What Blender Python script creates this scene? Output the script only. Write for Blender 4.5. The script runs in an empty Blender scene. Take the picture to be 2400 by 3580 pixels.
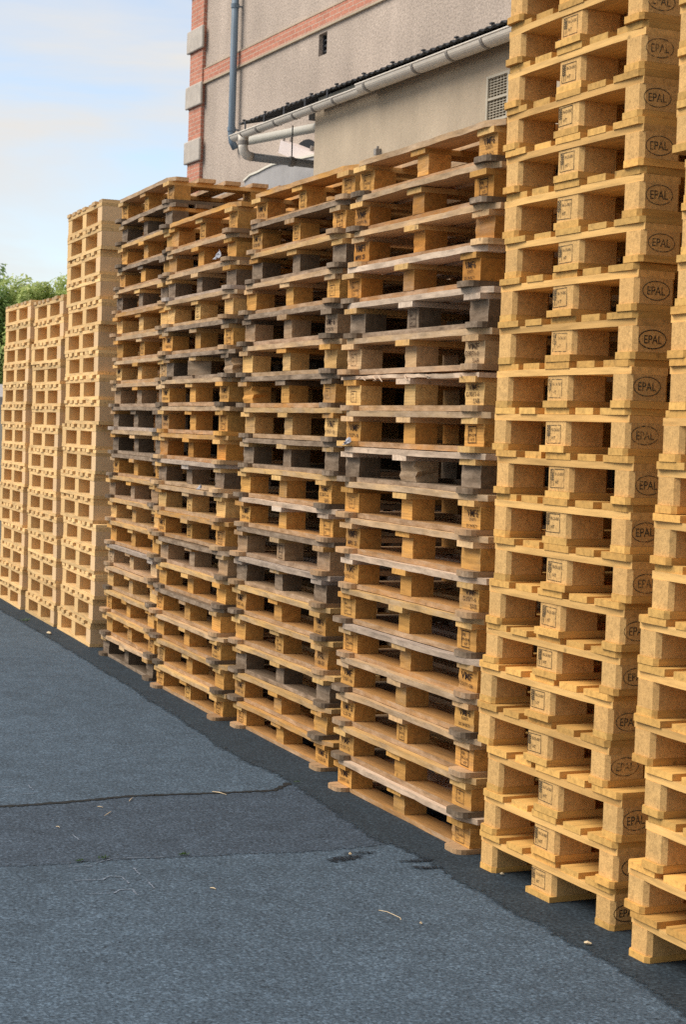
import bpy, math, random
from mathutils import Matrix, Vector

# ------------------------------------------------------------------ camera, world, sun, exposure
S = bpy.context.scene
COL = S.collection
rad = math.radians

cam_d = bpy.data.cameras.new("camera")
cam = bpy.data.objects.new("camera", cam_d)
COL.objects.link(cam)
cam_d.sensor_fit = 'VERTICAL'
cam_d.sensor_height = 36.0
cam_d.sensor_width = 24.0
cam_d.lens = 60.23
cam_d.clip_start = 0.1
cam_d.clip_end = 2000
cam_d.dof.use_dof = True
cam_d.dof.focus_distance = 6.2
cam_d.dof.aperture_fstop = 14.0
_r, _u, _b = (0.432913, 0.900815, 0.03344), (-0.057133, -0.009603, 0.99832), (0.899623, -0.434097, 0.047309)
cam.matrix_world = Matrix(((_r[0], _u[0], _b[0], 5.0529), (_r[1], _u[1], _b[1], -3.0041),
                           (_r[2], _u[2], _b[2], 1.4944), (0, 0, 0, 1)))
S.camera = cam

SUN_EL, SUN_AZ = rad(47), rad(246)      # azimuth of the sun measured from +X towards +Y: high, in front of the stacks and to their left
W = bpy.data.worlds.new("World")
S.world = W
W.use_nodes = True
nt = W.node_tree
nt.nodes.clear()
wo = nt.nodes.new("ShaderNodeOutputWorld")
bg = nt.nodes.new("ShaderNodeBackground")
sky = nt.nodes.new("ShaderNodeTexSky")
sky.sky_type = 'NISHITA'
sky.sun_disc = False
sky.sun_elevation = SUN_EL
sky.sun_rotation = rad(90) - SUN_AZ
sky.air_density = 1.0
sky.dust_density = 0.4
sky.ozone_density = 2.0
tc = nt.nodes.new("ShaderNodeTexCoord")
mp = nt.nodes.new("ShaderNodeMapping")
mp.inputs['Scale'].default_value = (2.4, 2.4, 11.0)
mp.inputs['Rotation'].default_value = (rad(7), rad(-4), 0)
mp.inputs['Location'].default_value = (0.4, 2.3, 0.25)
nz = nt.nodes.new("ShaderNodeTexNoise")
nz.inputs['Scale'].default_value = 1.25
nz.inputs['Detail'].default_value = 6
nz.inputs['Roughness'].default_value = 0.55
nz.inputs['Distortion'].default_value = 0.5
cr = nt.nodes.new("ShaderNodeValToRGB")
cr.color_ramp.elements[0].position = 0.34
cr.color_ramp.elements[0].color = (0.25, 0.25, 0.25, 1)
cr.color_ramp.elements[1].position = 0.58
cr.color_ramp.elements[1].color = (1, 1, 1, 1)
SKY_STRENGTH = 0.076
mixc = nt.nodes.new("ShaderNodeMix")
mixc.data_type = 'RGBA'
CLOUD = 4.0
mixc.inputs['B'].default_value = (CLOUD * 1.0, CLOUD * 0.985, CLOUD * 0.96, 1)   # thin high cloud, as bright as cloud is beside the blue sky
nt.links.new(tc.outputs['Generated'], mp.inputs['Vector'])
nt.links.new(mp.outputs['Vector'], nz.inputs['Vector'])
nt.links.new(nz.outputs['Fac'], cr.inputs['Fac'])
nt.links.new(cr.outputs['Color'], mixc.inputs['Factor'])
nt.links.new(sky.outputs['Color'], mixc.inputs['A'])
nt.links.new(mixc.outputs['Result'], bg.inputs['Color'])
bg.inputs['Strength'].default_value = SKY_STRENGTH
nt.links.new(bg.outputs['Background'], wo.inputs['Surface'])

sun_d = bpy.data.lights.new("sun", 'SUN')
sun = bpy.data.objects.new("sun", sun_d)
COL.objects.link(sun)
sun_d.energy = 1.5
sun_d.angle = rad(40)                    # veiled sun: soft light without hard shadows
sun_d.color = (1.0, 0.93, 0.82)
_d = Vector((math.cos(SUN_EL) * math.cos(SUN_AZ), math.cos(SUN_EL) * math.sin(SUN_AZ), math.sin(SUN_EL)))
sun.rotation_euler = _d.to_track_quat('Z', 'Y').to_euler()

S.view_settings.view_transform = 'Standard'
S.view_settings.look = 'None'
S.view_settings.exposure = 1.44
S.view_settings.gamma = 1.0
S.render.engine = 'CYCLES'
S.cycles.max_bounces = 8
S.cycles.diffuse_bounces = 4
S.cycles.use_denoising = False        # the photograph is on grainy film: leave the last of the sampling grain in

R = random.Random(11)


# ------------------------------------------------------------------ helpers
class MB:
    """collects boxes, prisms and tubes; mesh() gives ONE mesh"""
    def __init__(s):
        s.v, s.f, s.m = [], [], []

    def add(s, verts, faces, mi=0):
        n = len(s.v)
        s.v += [tuple(p) for p in verts]
        s.f += [tuple(n + i for i in f) for f in faces]
        s.m += [mi] * len(faces)

    def box(s, x0, x1, y0, y1, z0, z1, mi=0):
        v = [(x0, y0, z0), (x1, y0, z0), (x1, y1, z0), (x0, y1, z0), (x0, y0, z1), (x1, y0, z1), (x1, y1, z1), (x0, y1, z1)]
        s.add(v, [(0, 3, 2, 1), (4, 5, 6, 7), (0, 1, 5, 4), (1, 2, 6, 5), (2, 3, 7, 6), (3, 0, 4, 7)], mi)

    def prism(s, poly, z0, z1, mi=0, fz=None):
        """poly: counter-clockwise outline in x, y; fz(x, y) bends the slab up or down"""
        n = len(poly)
        g = fz or (lambda x, y: 0.0)
        v = [(x, y, z0 + g(x, y)) for x, y in poly] + [(x, y, z1 + g(x, y)) for x, y in poly]
        f = [tuple(range(n - 1, -1, -1)), tuple(range(n, 2 * n))]
        f += [(i, (i + 1) % n, n + (i + 1) % n, n + i) for i in range(n)]
        s.add(v, f, mi)

    def board_x(s, x0, x1, y0, y1, z0, z1, seg=8, jy=0.0, jz=0.0, cham=0.0, rnd=R, mi=0):
        """a board along x, cut into segments so that its edge can wander"""
        xs = [x0 + (x1 - x0) * i / seg for i in range(seg + 1)]
        rows = []
        bow = rnd.uniform(-jz, jz)
        for i, x in enumerate(xs):
            e = cham if i in (0, seg) else 0.0
            d0, d1 = rnd.uniform(-jy, jy), rnd.uniform(-jy, jy)
            u = i / seg * 2 - 1
            dz = bow * (1 - u * u) + rnd.uniform(-jz, jz) * .25
            tz = rnd.uniform(-jz, jz) * .3
            rows.append([(x, y0 + e + d0, z0 + dz), (x, y1 - e * .3 + d1, z0 + dz), (x, y1 - e * .3 + d1, z1 + dz + tz), (x, y0 + e + d0 * .6, z1 + dz + tz)])
        v = [p for r_ in rows for p in r_]
        f = [(0, 3, 2, 1)]
        for i in range(seg):
            a, b = 4 * i, 4 * i + 4
            for k in range(4):
                k2 = (k + 1) % 4
                f.append((a + k, a + k2, b + k2, b + k))
        n = 4 * seg
        f.append((n, n + 1, n + 2, n + 3))
        s.add(v, f, mi)

    def tube(s, pts, r, seg=12, cap=True, mi=0):
        pts = [Vector(p) for p in pts]
        rr = r if isinstance(r, (list, tuple)) else [r] * len(pts)
        rings = []
        ref = None
        for i, p in enumerate(pts):
            t = (pts[min(i + 1, len(pts) - 1)] - pts[max(i - 1, 0)]).normalized()
            if ref is None:
                ref = t.orthogonal().normalized()
            ref = (ref - t * ref.dot(t)).normalized()
            b = t.cross(ref)
            rings.append([p + rr[i] * (math.cos(2 * math.pi * k / seg) * ref + math.sin(2 * math.pi * k / seg) * b) for k in range(seg)])
        v = [q for g in rings for q in g]
        f = []
        for i in range(len(pts) - 1):
            for k in range(seg):
                k2 = (k + 1) % seg
                f.append((i * seg + k, i * seg + k2, (i + 1) * seg + k2, (i + 1) * seg + k))
        if cap:
            f += [tuple(range(seg - 1, -1, -1)), tuple((len(pts) - 1) * seg + k for k in range(seg))]
        s.add(v, f, mi)

    def mesh(s, name, mats=(), smooth=False):
        me = bpy.data.meshes.new(name)
        me.from_pydata(s.v, [], s.f)
        for m in (mats if isinstance(mats, (list, tuple)) else [mats]):
            me.materials.append(m)
        if any(s.m):
            for p, i in zip(me.polygons, s.m):
                p.material_index = i
        if smooth:
            for p in me.polygons:
                p.use_smooth = True
        me.update()
        return me


def obj(name, me, parent=None, loc=(0, 0, 0), color=None, rot=None):
    o = bpy.data.objects.new(name, me)
    COL.objects.link(o)
    o.location = loc
    if rot:
        o.rotation_euler = rot
    if parent is not None:
        o.parent = parent
    if color is not None:
        o.color = color
    return o


def tag(o, label=None, cat=None, group=None, kind=None):
    if label:
        o['label'] = label
    if cat:
        o['category'] = cat
    if group:
        o['group'] = group
    if kind:
        o['kind'] = kind
    return o


def empty(name, loc=(0, 0, 0), rz=0.0):
    o = bpy.data.objects.new(name, None)
    COL.objects.link(o)
    o.location = loc
    o.rotation_euler = (0, 0, rz)
    o.empty_display_size = .1
    return o


# ------------------------------------------------------------------ materials
def new_mat(name):
    m = bpy.data.materials.new(name)
    m.use_nodes = True
    t = m.node_tree
    b = t.nodes['Principled BSDF']
    b.inputs['Roughness'].default_value = .75
    b.inputs['Specular IOR Level'].default_value = .25
    return m, t, b


def nd(t, kind, **kw):
    n = t.nodes.new(kind)
    for k, v in kw.items():
        if k in n.inputs:
            n.inputs[k].default_value = v
        else:
            setattr(n, k, v)
    return n


def ramp(t, stops):
    n = t.nodes.new("ShaderNodeValToRGB")
    e = n.color_ramp.elements
    while len(e) < len(stops):
        e.new(.5)
    for el, (p, c) in zip(e, stops):
        el.position = p
        el.color = (*c, 1) if isinstance(c, tuple) else (c, c, c, 1)
    return n


def mixrgb(t, mode, fac, a, b):
    n = t.nodes.new("ShaderNodeMix")
    n.data_type = 'RGBA'
    n.blend_type = mode
    for sock, val in (('Factor', fac), ('A', a), ('B', b)):
        if hasattr(val, 'is_linked') or isinstance(val, bpy.types.NodeSocket):
            t.links.new(val, n.inputs[sock])
        elif isinstance(val, (int, float)):
            n.inputs[sock].default_value = val if sock == 'Factor' else (val, val, val, 1)
        else:
            n.inputs[sock].default_value = (*val, 1)
    return n.outputs['Result']


def math_n(t, op, a, b=None, c=None, clamp=False):
    n = t.nodes.new("ShaderNodeMath")
    n.operation = op
    n.use_clamp = clamp
    for i, val in enumerate((a, b, c)):
        if val is None:
            continue
        if isinstance(val, bpy.types.NodeSocket):
            t.links.new(val, n.inputs[i])
        else:
            n.inputs[i].default_value = val
    return n.outputs[0]


def obj_vec(t, scale, use_random=True):
    """object coordinates scaled along the grain and shifted per object"""
    c = nd(t, "ShaderNodeTexCoord")
    mpn = nd(t, "ShaderNodeMapping")
    mpn.inputs['Scale'].default_value = scale
    t.links.new(c.outputs['Object'], mpn.inputs['Vector'])
    if not use_random:
        return mpn.outputs['Vector'], c
    oi = nd(t, "ShaderNodeObjectInfo")
    g = nd(t, "ShaderNodeNewGeometry")
    s1 = math_n(t, 'MULTIPLY', oi.outputs['Random'], 91.0)
    s2 = math_n(t, 'MULTIPLY_ADD', g.outputs['Random Per Island'], 37.0, s1)
    comb = nd(t, "ShaderNodeCombineXYZ")
    for i in range(3):
        t.links.new(s2, comb.inputs[i])
    add = nd(t, "ShaderNodeVectorMath", operation='ADD')
    t.links.new(mpn.outputs['Vector'], add.inputs[0])
    t.links.new(comb.outputs[0], add.inputs[1])
    return add.outputs[0], c


def wood_mat(name, axis, rings=False, silver=1.0):
    """sawn timber: the object colour is the timber's own tone, its alpha how far it has greyed"""
    m, t, b = new_mat(name)
    oi = nd(t, "ShaderNodeObjectInfo")
    g = nd(t, "ShaderNodeNewGeometry")
    sc = [55, 55, 55]
    sc['xyz'.index(axis)] = 5
    vec, tco = obj_vec(t, sc)
    n1 = nd(t, "ShaderNodeTexNoise", Scale=1.0, Detail=5.0, Roughness=.6)
    t.links.new(vec, n1.inputs['Vector'])
    sc2 = [14, 14, 14]
    sc2['xyz'.index(axis)] = 4
    vec2, _ = obj_vec(t, sc2)
    n2 = nd(t, "ShaderNodeTexNoise", Scale=1.0, Detail=4.0, Roughness=.65)
    t.links.new(vec2, n2.inputs['Vector'])
    grain = ramp(t, [(.30, .70), (.52, 1.0), (.72, 1.16)])
    t.links.new(n1.outputs['Fac'], grain.inputs['Fac'])
    col = mixrgb(t, 'MULTIPLY', 1.0, oi.outputs['Color'], grain.outputs['Color'])
    isl = math_n(t, 'MULTIPLY_ADD', g.outputs['Random Per Island'], .34, .83)
    orn = math_n(t, 'MULTIPLY_ADD', oi.outputs['Random'], .30, .85)
    k = math_n(t, 'MULTIPLY', isl, orn)
    comb = nd(t, "ShaderNodeCombineColor")
    for i in range(3):
        t.links.new(k, comb.inputs[i])
    col = mixrgb(t, 'MULTIPLY', 1.0, col, comb.outputs[0])
    if rings:
        w = nd(t, "ShaderNodeTexWave", wave_type='RINGS', rings_direction=axis.upper(), Scale=30.0, Distortion=1.2, Detail=2.0)
        w.inputs['Detail Scale'].default_value = 1.5
        off = nd(t, "ShaderNodeMapping")
        off.inputs['Location'].default_value = (.03, .055, .03)
        t.links.new(tco.outputs['Object'], off.inputs['Vector'])
        t.links.new(off.outputs[0], w.inputs['Vector'])
        wr = ramp(t, [(.0, .80), (.6, 1.03), (1.0, 1.06)])
        t.links.new(w.outputs['Fac'], wr.inputs['Fac'])
        amt = math_n(t, 'MULTIPLY', math_n(t, 'GREATER_THAN', oi.outputs['Random'], .62), .7)
        col = mixrgb(t, 'MULTIPLY', amt, col, wr.outputs['Color'])
    # knots
    vk, _ = obj_vec(t, [9, 9, 9])
    vo = nd(t, "ShaderNodeTexVoronoi", Scale=1.0)
    t.links.new(vk, vo.inputs['Vector'])
    kr = ramp(t, [(.0, .30), (.05, .5), (.10, 1.0)])
    t.links.new(vo.outputs['Distance'], kr.inputs['Fac'])
    col = mixrgb(t, 'MULTIPLY', .75, col, kr.outputs['Color'])
    # greyed, dirty patches
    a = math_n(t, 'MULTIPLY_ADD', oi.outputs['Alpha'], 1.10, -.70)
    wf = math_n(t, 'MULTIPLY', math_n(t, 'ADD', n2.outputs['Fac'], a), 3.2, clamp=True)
    # full greying on front faces, little elsewhere: wear plus shade painted on the sides
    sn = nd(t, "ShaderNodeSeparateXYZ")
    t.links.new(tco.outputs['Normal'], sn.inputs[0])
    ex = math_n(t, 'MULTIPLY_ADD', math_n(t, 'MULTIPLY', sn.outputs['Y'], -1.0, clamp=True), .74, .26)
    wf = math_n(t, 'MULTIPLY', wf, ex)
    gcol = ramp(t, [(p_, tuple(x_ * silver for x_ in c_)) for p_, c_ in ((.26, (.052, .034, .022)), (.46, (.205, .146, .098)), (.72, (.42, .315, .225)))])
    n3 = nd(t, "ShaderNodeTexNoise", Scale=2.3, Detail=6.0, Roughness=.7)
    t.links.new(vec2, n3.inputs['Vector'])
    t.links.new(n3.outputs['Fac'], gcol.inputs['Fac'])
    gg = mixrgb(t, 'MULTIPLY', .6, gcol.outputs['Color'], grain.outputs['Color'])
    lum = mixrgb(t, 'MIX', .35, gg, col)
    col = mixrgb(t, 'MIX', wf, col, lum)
    t.links.new(col, b.inputs['Base Color'])
    bump = nd(t, "ShaderNodeBump", Strength=.35, Distance=.004)
    t.links.new(n1.outputs['Fac'], bump.inputs['Height'])
    t.links.new(bump.outputs['Normal'], b.inputs['Normal'])
    b.inputs['Roughness'].default_value = .8
    return m


def chip_mat(name="pressed_chip", k=1.0):
    m, t, b = new_mat(name)
    q = lambda v_: 1 + (v_ - 1) * k
    oi = nd(t, "ShaderNodeObjectInfo")
    vec, _ = obj_vec(t, [1, 1, 1])
    n1 = nd(t, "ShaderNodeTexNoise", Scale=210.0, Detail=3.0, Roughness=.7)
    n2 = nd(t, "ShaderNodeTexNoise", Scale=38.0, Detail=3.0, Roughness=.6)
    vo = nd(t, "ShaderNodeTexVoronoi", Scale=120.0)
    for n in (n1, n2, vo):
        t.links.new(vec, n.inputs['Vector'])
    r1 = ramp(t, [(.32, q(.76)), (.5, 1.0), (.68, q(1.13))])
    t.links.new(n1.outputs['Fac'], r1.inputs['Fac'])
    r2 = ramp(t, [(.3, q(.88)), (.7, q(1.10))])
    t.links.new(n2.outputs['Fac'], r2.inputs['Fac'])
    col = mixrgb(t, 'MULTIPLY', 1.0, oi.outputs['Color'], r1.outputs['Color'])
    col = mixrgb(t, 'MULTIPLY', 1.0, col, r2.outputs['Color'])
    hv = nd(t, "ShaderNodeHueSaturation", Saturation=.0, Value=1.0)
    t.links.new(vo.outputs['Color'], hv.inputs['Color'])
    r3 = ramp(t, [(.2, q(.87)), (.8, q(1.10))])
    t.links.new(hv.outputs['Color'], r3.inputs['Fac'])
    col = mixrgb(t, 'MULTIPLY', 1.0, col, r3.outputs['Color'])
    t.links.new(col, b.inputs['Base Color'])
    bump = nd(t, "ShaderNodeBump", Strength=.4, Distance=.002)
    t.links.new(n1.outputs['Fac'], bump.inputs['Height'])
    t.links.new(bump.outputs['Normal'], b.inputs['Normal'])
    b.inputs['Roughness'].default_value = .85
    return m


def ink_mat(name, col, keep):
    m, t, b = new_mat(name)
    b.inputs['Base Color'].default_value = (*col, 1)
    b.inputs['Roughness'].default_value = .9
    vec, _ = obj_vec(t, [1, 1, 1])
    n = nd(t, "ShaderNodeTexNoise", Scale=70.0, Detail=4.0, Roughness=.7)
    t.links.new(vec, n.inputs['Vector'])
    r = ramp(t, [(keep - .10, .12), (keep + .06, 1.0)])
    t.links.new(n.outputs['Fac'], r.inputs['Fac'])
    t.links.new(r.outputs['Color'], b.inputs['Alpha'])
    return m


def plain_mat(name, col, rough=.6, var=.12, scale=12.0, spec=.3, metal=0.0, bump=0.0, streak=None):
    m, t, b = new_mat(name)
    vec, _ = obj_vec(t, streak or [1, 1, 1])
    n = nd(t, "ShaderNodeTexNoise", Scale=scale, Detail=6.0, Roughness=.65)
    t.links.new(vec, n.inputs['Vector'])
    r = ramp(t, [(.3, tuple(c * (1 - var) for c in col)), (.7, tuple(min(1, c * (1 + var)) for c in col))])
    t.links.new(n.outputs['Fac'], r.inputs['Fac'])
    t.links.new(r.outputs['Color'], b.inputs['Base Color'])
    b.inputs['Roughness'].default_value = rough
    b.inputs['Specular IOR Level'].default_value = spec
    b.inputs['Metallic'].default_value = metal
    if bump:
        bn = nd(t, "ShaderNodeBump", Strength=.6, Distance=bump)
        t.links.new(n.outputs['Fac'], bn.inputs['Height'])
        t.links.new(bn.outputs['Normal'], b.inputs['Normal'])
    return m


def render_mat(name, col, grain_scale, bump, var=.18):
    """cement render: coarse or smooth, with rain streaks"""
    m, t, b = new_mat(name)
    c = nd(t, "ShaderNodeTexCoord")
    n1 = nd(t, "ShaderNodeTexNoise", Scale=grain_scale, Detail=3.0, Roughness=.7)
    n2 = nd(t, "ShaderNodeTexNoise", Scale=.9, Detail=5.0, Roughness=.6)
    mpn = nd(t, "ShaderNodeMapping")
    mpn.inputs['Scale'].default_value = (2.2, 2.2, .12)
    n3 = nd(t, "ShaderNodeTexNoise", Scale=1.0, Detail=5.0, Roughness=.6)
    t.links.new(c.outputs['Object'], n1.inputs['Vector'])
    t.links.new(c.outputs['Object'], n2.inputs['Vector'])
    t.links.new(c.outputs['Object'], mpn.inputs['Vector'])
    t.links.new(mpn.outputs[0], n3.inputs['Vector'])
    r1 = ramp(t, [(.32, 1 - var * 1.6), (.5, 1.0), (.68, 1 + var)])
    r2 = ramp(t, [(.3, .84), (.7, 1.12)])
    r3 = ramp(t, [(.35, .91), (.65, 1.05)])
    for n, r in ((n1, r1), (n2, r2), (n3, r3)):
        t.links.new(n.outputs['Fac'], r.inputs['Fac'])
    x = mixrgb(t, 'MULTIPLY', 1.0, col, r1.outputs['Color'])
    x = mixrgb(t, 'MULTIPLY', 1.0, x, r2.outputs['Color'])
    x = mixrgb(t, 'MULTIPLY', 1.0, x, r3.outputs['Color'])
    t.links.new(x, b.inputs['Base Color'])
    bn = nd(t, "ShaderNodeBump", Strength=.8, Distance=bump)
    t.links.new(n1.outputs['Fac'], bn.inputs['Height'])
    t.links.new(bn.outputs['Normal'], b.inputs['Normal'])
    b.inputs['Roughness'].default_value = .95
    return m


def brick_mat(name):
    m, t, b = new_mat(name)
    c = nd(t, "ShaderNodeTexCoord")
    sx = nd(t, "ShaderNodeSeparateXYZ")
    t.links.new(c.outputs['Object'], sx.inputs[0])
    cb = nd(t, "ShaderNodeCombineXYZ")
    s = math_n(t, 'ADD', sx.outputs['X'], sx.outputs['Y'])
    t.links.new(s, cb.inputs[0])
    t.links.new(sx.outputs['Z'], cb.inputs[1])
    br = nd(t, "ShaderNodeTexBrick", Scale=1.0)
    br.inputs['Brick Width'].default_value = .225
    br.inputs['Row Height'].default_value = .0655
    br.inputs['Mortar Size'].default_value = .0055
    br.inputs['Mortar Smooth'].default_value = .2
    br.inputs['Bias'].default_value = .0
    br.inputs['Color1'].default_value = (.47, .185, .12, 1)
    br.inputs['Color2'].default_value = (.56, .235, .155, 1)
    br.inputs['Mortar'].default_value = (.52, .40, .31, 1)
    t.links.new(cb.outputs[0], br.inputs['Vector'])
    n = nd(t, "ShaderNodeTexNoise", Scale=30.0, Detail=4.0)
    t.links.new(c.outputs['Object'], n.inputs['Vector'])
    r = ramp(t, [(.3, .8), (.7, 1.15)])
    t.links.new(n.outputs['Fac'], r.inputs['Fac'])
    x = mixrgb(t, 'MULTIPLY', 1.0, br.outputs['Color'], r.outputs['Color'])
    t.links.new(x, b.inputs['Base Color'])
    bn = nd(t, "ShaderNodeBump", Strength=.5, Distance=.006, invert=True)
    t.links.new(br.outputs['Fac'], bn.inputs['Height'])
    t.links.new(bn.outputs['Normal'], b.inputs['Normal'])
    b.inputs['Roughness'].default_value = .9
    return m


def asphalt_mat(name, base, light, patch=.25, fade=False):
    m, t, b = new_mat(name)
    c = nd(t, "ShaderNodeTexCoord")
    n1 = nd(t, "ShaderNodeTexNoise", Scale=95.0, Detail=6.0, Roughness=.75)
    n2 = nd(t, "ShaderNodeTexNoise", Scale=1.5, Detail=5.0, Roughness=.6)
    n4 = nd(t, "ShaderNodeTexNoise", Scale=8.0, Detail=5.0, Roughness=.65)
    vo = nd(t, "ShaderNodeTexVoronoi", Scale=105.0)
    for n in (n1, n2, n4, vo):
        t.links.new(c.outputs['Object'], n.inputs['Vector'])
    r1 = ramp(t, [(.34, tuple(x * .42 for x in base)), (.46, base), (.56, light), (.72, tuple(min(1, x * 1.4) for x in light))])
    t.links.new(n1.outputs['Fac'], r1.inputs['Fac'])
    r2 = ramp(t, [(.3, 1 - patch), (.7, 1 + patch * .7)])
    t.links.new(n2.outputs['Fac'], r2.inputs['Fac'])
    r4 = ramp(t, [(.3, .80), (.7, 1.16)])
    t.links.new(n4.outputs['Fac'], r4.inputs['Fac'])
    x = mixrgb(t, 'MULTIPLY', 1.0, r1.outputs['Color'], r2.outputs['Color'])
    x = mixrgb(t, 'MULTIPLY', 1.0, x, r4.outputs['Color'])
    # single pale and dark chips
    hv = nd(t, "ShaderNodeHueSaturation", Saturation=.0)
    t.links.new(vo.outputs['Color'], hv.inputs['Color'])
    r3 = ramp(t, [(.18, .45), (.34, 1.0), (.86, 1.0), (.96, 1.7)])
    t.links.new(hv.outputs['Color'], r3.inputs['Fac'])
    x = mixrgb(t, 'MULTIPLY', .8, x, r3.outputs['Color'])
    t.links.new(x, b.inputs['Base Color'])
    bn = nd(t, "ShaderNodeBump", Strength=.35, Distance=.003)
    t.links.new(n1.outputs['Fac'], bn.inputs['Height'])
    t.links.new(bn.outputs['Normal'], b.inputs['Normal'])
    b.inputs['Roughness'].default_value = .88
    if fade:                              # the layer thins out in grit towards its worn edge
        at = nd(t, "ShaderNodeAttribute", attribute_name='worn_edge')
        n5 = nd(t, "ShaderNodeTexNoise", Scale=26.0, Detail=7.0, Roughness=.72)
        t.links.new(c.outputs['Object'], n5.inputs['Vector'])
        v = math_n(t, 'MULTIPLY_ADD', n5.outputs['Fac'], 1.5, -1.05)
        v = math_n(t, 'ADD', v, math_n(t, 'MULTIPLY', at.outputs['Fac'], 1.5))
        v = math_n(t, 'MULTIPLY', v, 2.2, clamp=True)
        t.links.new(v, b.inputs['Alpha'])
    return m


M = {}
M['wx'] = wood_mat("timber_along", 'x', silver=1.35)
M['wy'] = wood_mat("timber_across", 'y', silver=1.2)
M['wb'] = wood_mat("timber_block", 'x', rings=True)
M['chip'] = chip_mat()
M['chip2'] = chip_mat("smooth_block", .35)
M['ink'] = ink_mat("stamp_ink", (.035, .018, .012), .36)
M['ink_faint'] = ink_mat("worn_stamp_ink", (.07, .04, .025), .44)
M['ink_grey2'] = ink_mat("half_worn_stamp_ink", (.09, .07, .045), .50)
M['ink_grey3'] = ink_mat("dark_stamp_ink", (.05, .038, .025), .40)
M['ink_grey'] = ink_mat("grey_stamp_ink", (.075, .06, .04), .43)
M['rough'] = render_mat("roughcast", (.48, .388, .318), 34.0, .012, .22)
M['smooth'] = render_mat("smooth_render", (.47, .375, .270), 45.0, .002, .06)
M['brick'] = brick_mat("red_brick")
M['stone'] = plain_mat("dressed_stone", (.48, .42, .36), .9, .14, 9.0, bump=.004)
M['zinc'] = plain_mat("blue_grey_pipe", (.15, .20, .25), .5, .25, 5.0, streak=[3, 3, .4])
M['pvc'] = plain_mat("pale_gutter", (.72, .64, .54), .45, .10, 4.0)
M['pvc_d'] = plain_mat("gutter_collar", (.27, .24, .21), .5, .1, 4.0)
M['pvc_g'] = plain_mat("grey_pipe", (.30, .285, .265), .5, .12, 4.0)
M['roof'] = plain_mat("dark_sheet", (.030, .032, .036), .7, .4, 12.0)
M['fascia'] = plain_mat("grey_fascia", (.20, .195, .17), .8, .2, 4.0)
M['iron'] = plain_mat("dark_iron", (.05, .05, .055), .6, .3, 20.0)
M['white'] = plain_mat("off_white_paint", (.46, .40, .305), .6, .08, 9.0)
M['dark'] = plain_mat("dark_void", (.012, .013, .016), .8, .3, 4.0)
M['conc'] = plain_mat("grey_concrete", (.36, .34, .33), .9, .12, 3.0)
M['cream'] = plain_mat("cream_render", (.72, .66, .55), .9, .08, 2.0)
M['greyr'] = plain_mat("grey_render", (.42, .41, .40), .9, .2, 1.4)
M['tarmac'] = asphalt_mat("old_asphalt", (.040, .060, .082), (.068, .096, .126), .15)
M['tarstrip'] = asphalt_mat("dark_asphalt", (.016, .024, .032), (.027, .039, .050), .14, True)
M['tarpatch'] = asphalt_mat("patch_asphalt", (.029, .042, .059), (.053, .072, .096), .13, True)
M['crack'] = plain_mat("crack_dirt", (.014, .014, .013), .95, .4, 30.0)
M['stain'] = plain_mat("oil_stain", (.016, .018, .022), .7, .3, 20.0)
M['chalk'] = ink_mat("chalk_line", (.19, .22, .27), .50)
M['chip_pale'] = plain_mat("pale_splinter", (.62, .48, .30), .8, .2, 30.0)
M['plastic'] = plain_mat("white_plastic", (.80, .82, .86), .4, .06, 10.0)
M['film'] = plain_mat("torn_film", (.30, .30, .33), .35, .15, 18.0)
M['duct'] = plain_mat("pinkish_duct", (.66, .56, .52), .5, .06, 4.0)
M['greyw'] = plain_mat("grey_rafter", (.16, .14, .12), .85, .2, 8.0)
M['cream2'] = plain_mat("cream_pipe", (.46, .42, .35), .5, .08, 4.0)
M['bark'] = plain_mat("bark", (.10, .075, .05), .9, .3, 14.0)


def leaf_mat(name, dark, light):
    m, t, b = new_mat(name)
    g = nd(t, "ShaderNodeNewGeometry")
    r = ramp(t, [(.0, dark), (.55, tuple((a + c) / 2 for a, c in zip(dark, light))), (1.0, light)])
    t.links.new(g.outputs['Random Per Island'], r.inputs['Fac'])
    t.links.new(r.outputs['Color'], b.inputs['Base Color'])
    b.inputs['Roughness'].default_value = .55
    tr = nd(t, "ShaderNodeBsdfTranslucent")
    t.links.new(r.outputs['Color'], tr.inputs['Color'])
    mx = nd(t, "ShaderNodeMixShader", Fac=.5)
    t.links.new(b.outputs[0], mx.inputs[1])
    t.links.new(tr.outputs[0], mx.inputs[2])
    t.links.new(mx.outputs[0], t.nodes['Material Output'].inputs['Surface'])
    return m


M['leaf_d'] = leaf_mat("deep_leaf", (.16, .27, .09), (.46, .58, .20))
M['leaf_l'] = leaf_mat("sunlit_leaf", (.30, .40, .11), (.66, .70, .28))
M['weed'] = leaf_mat("weed_leaf", (.04, .08, .02), (.10, .17, .05))

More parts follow.
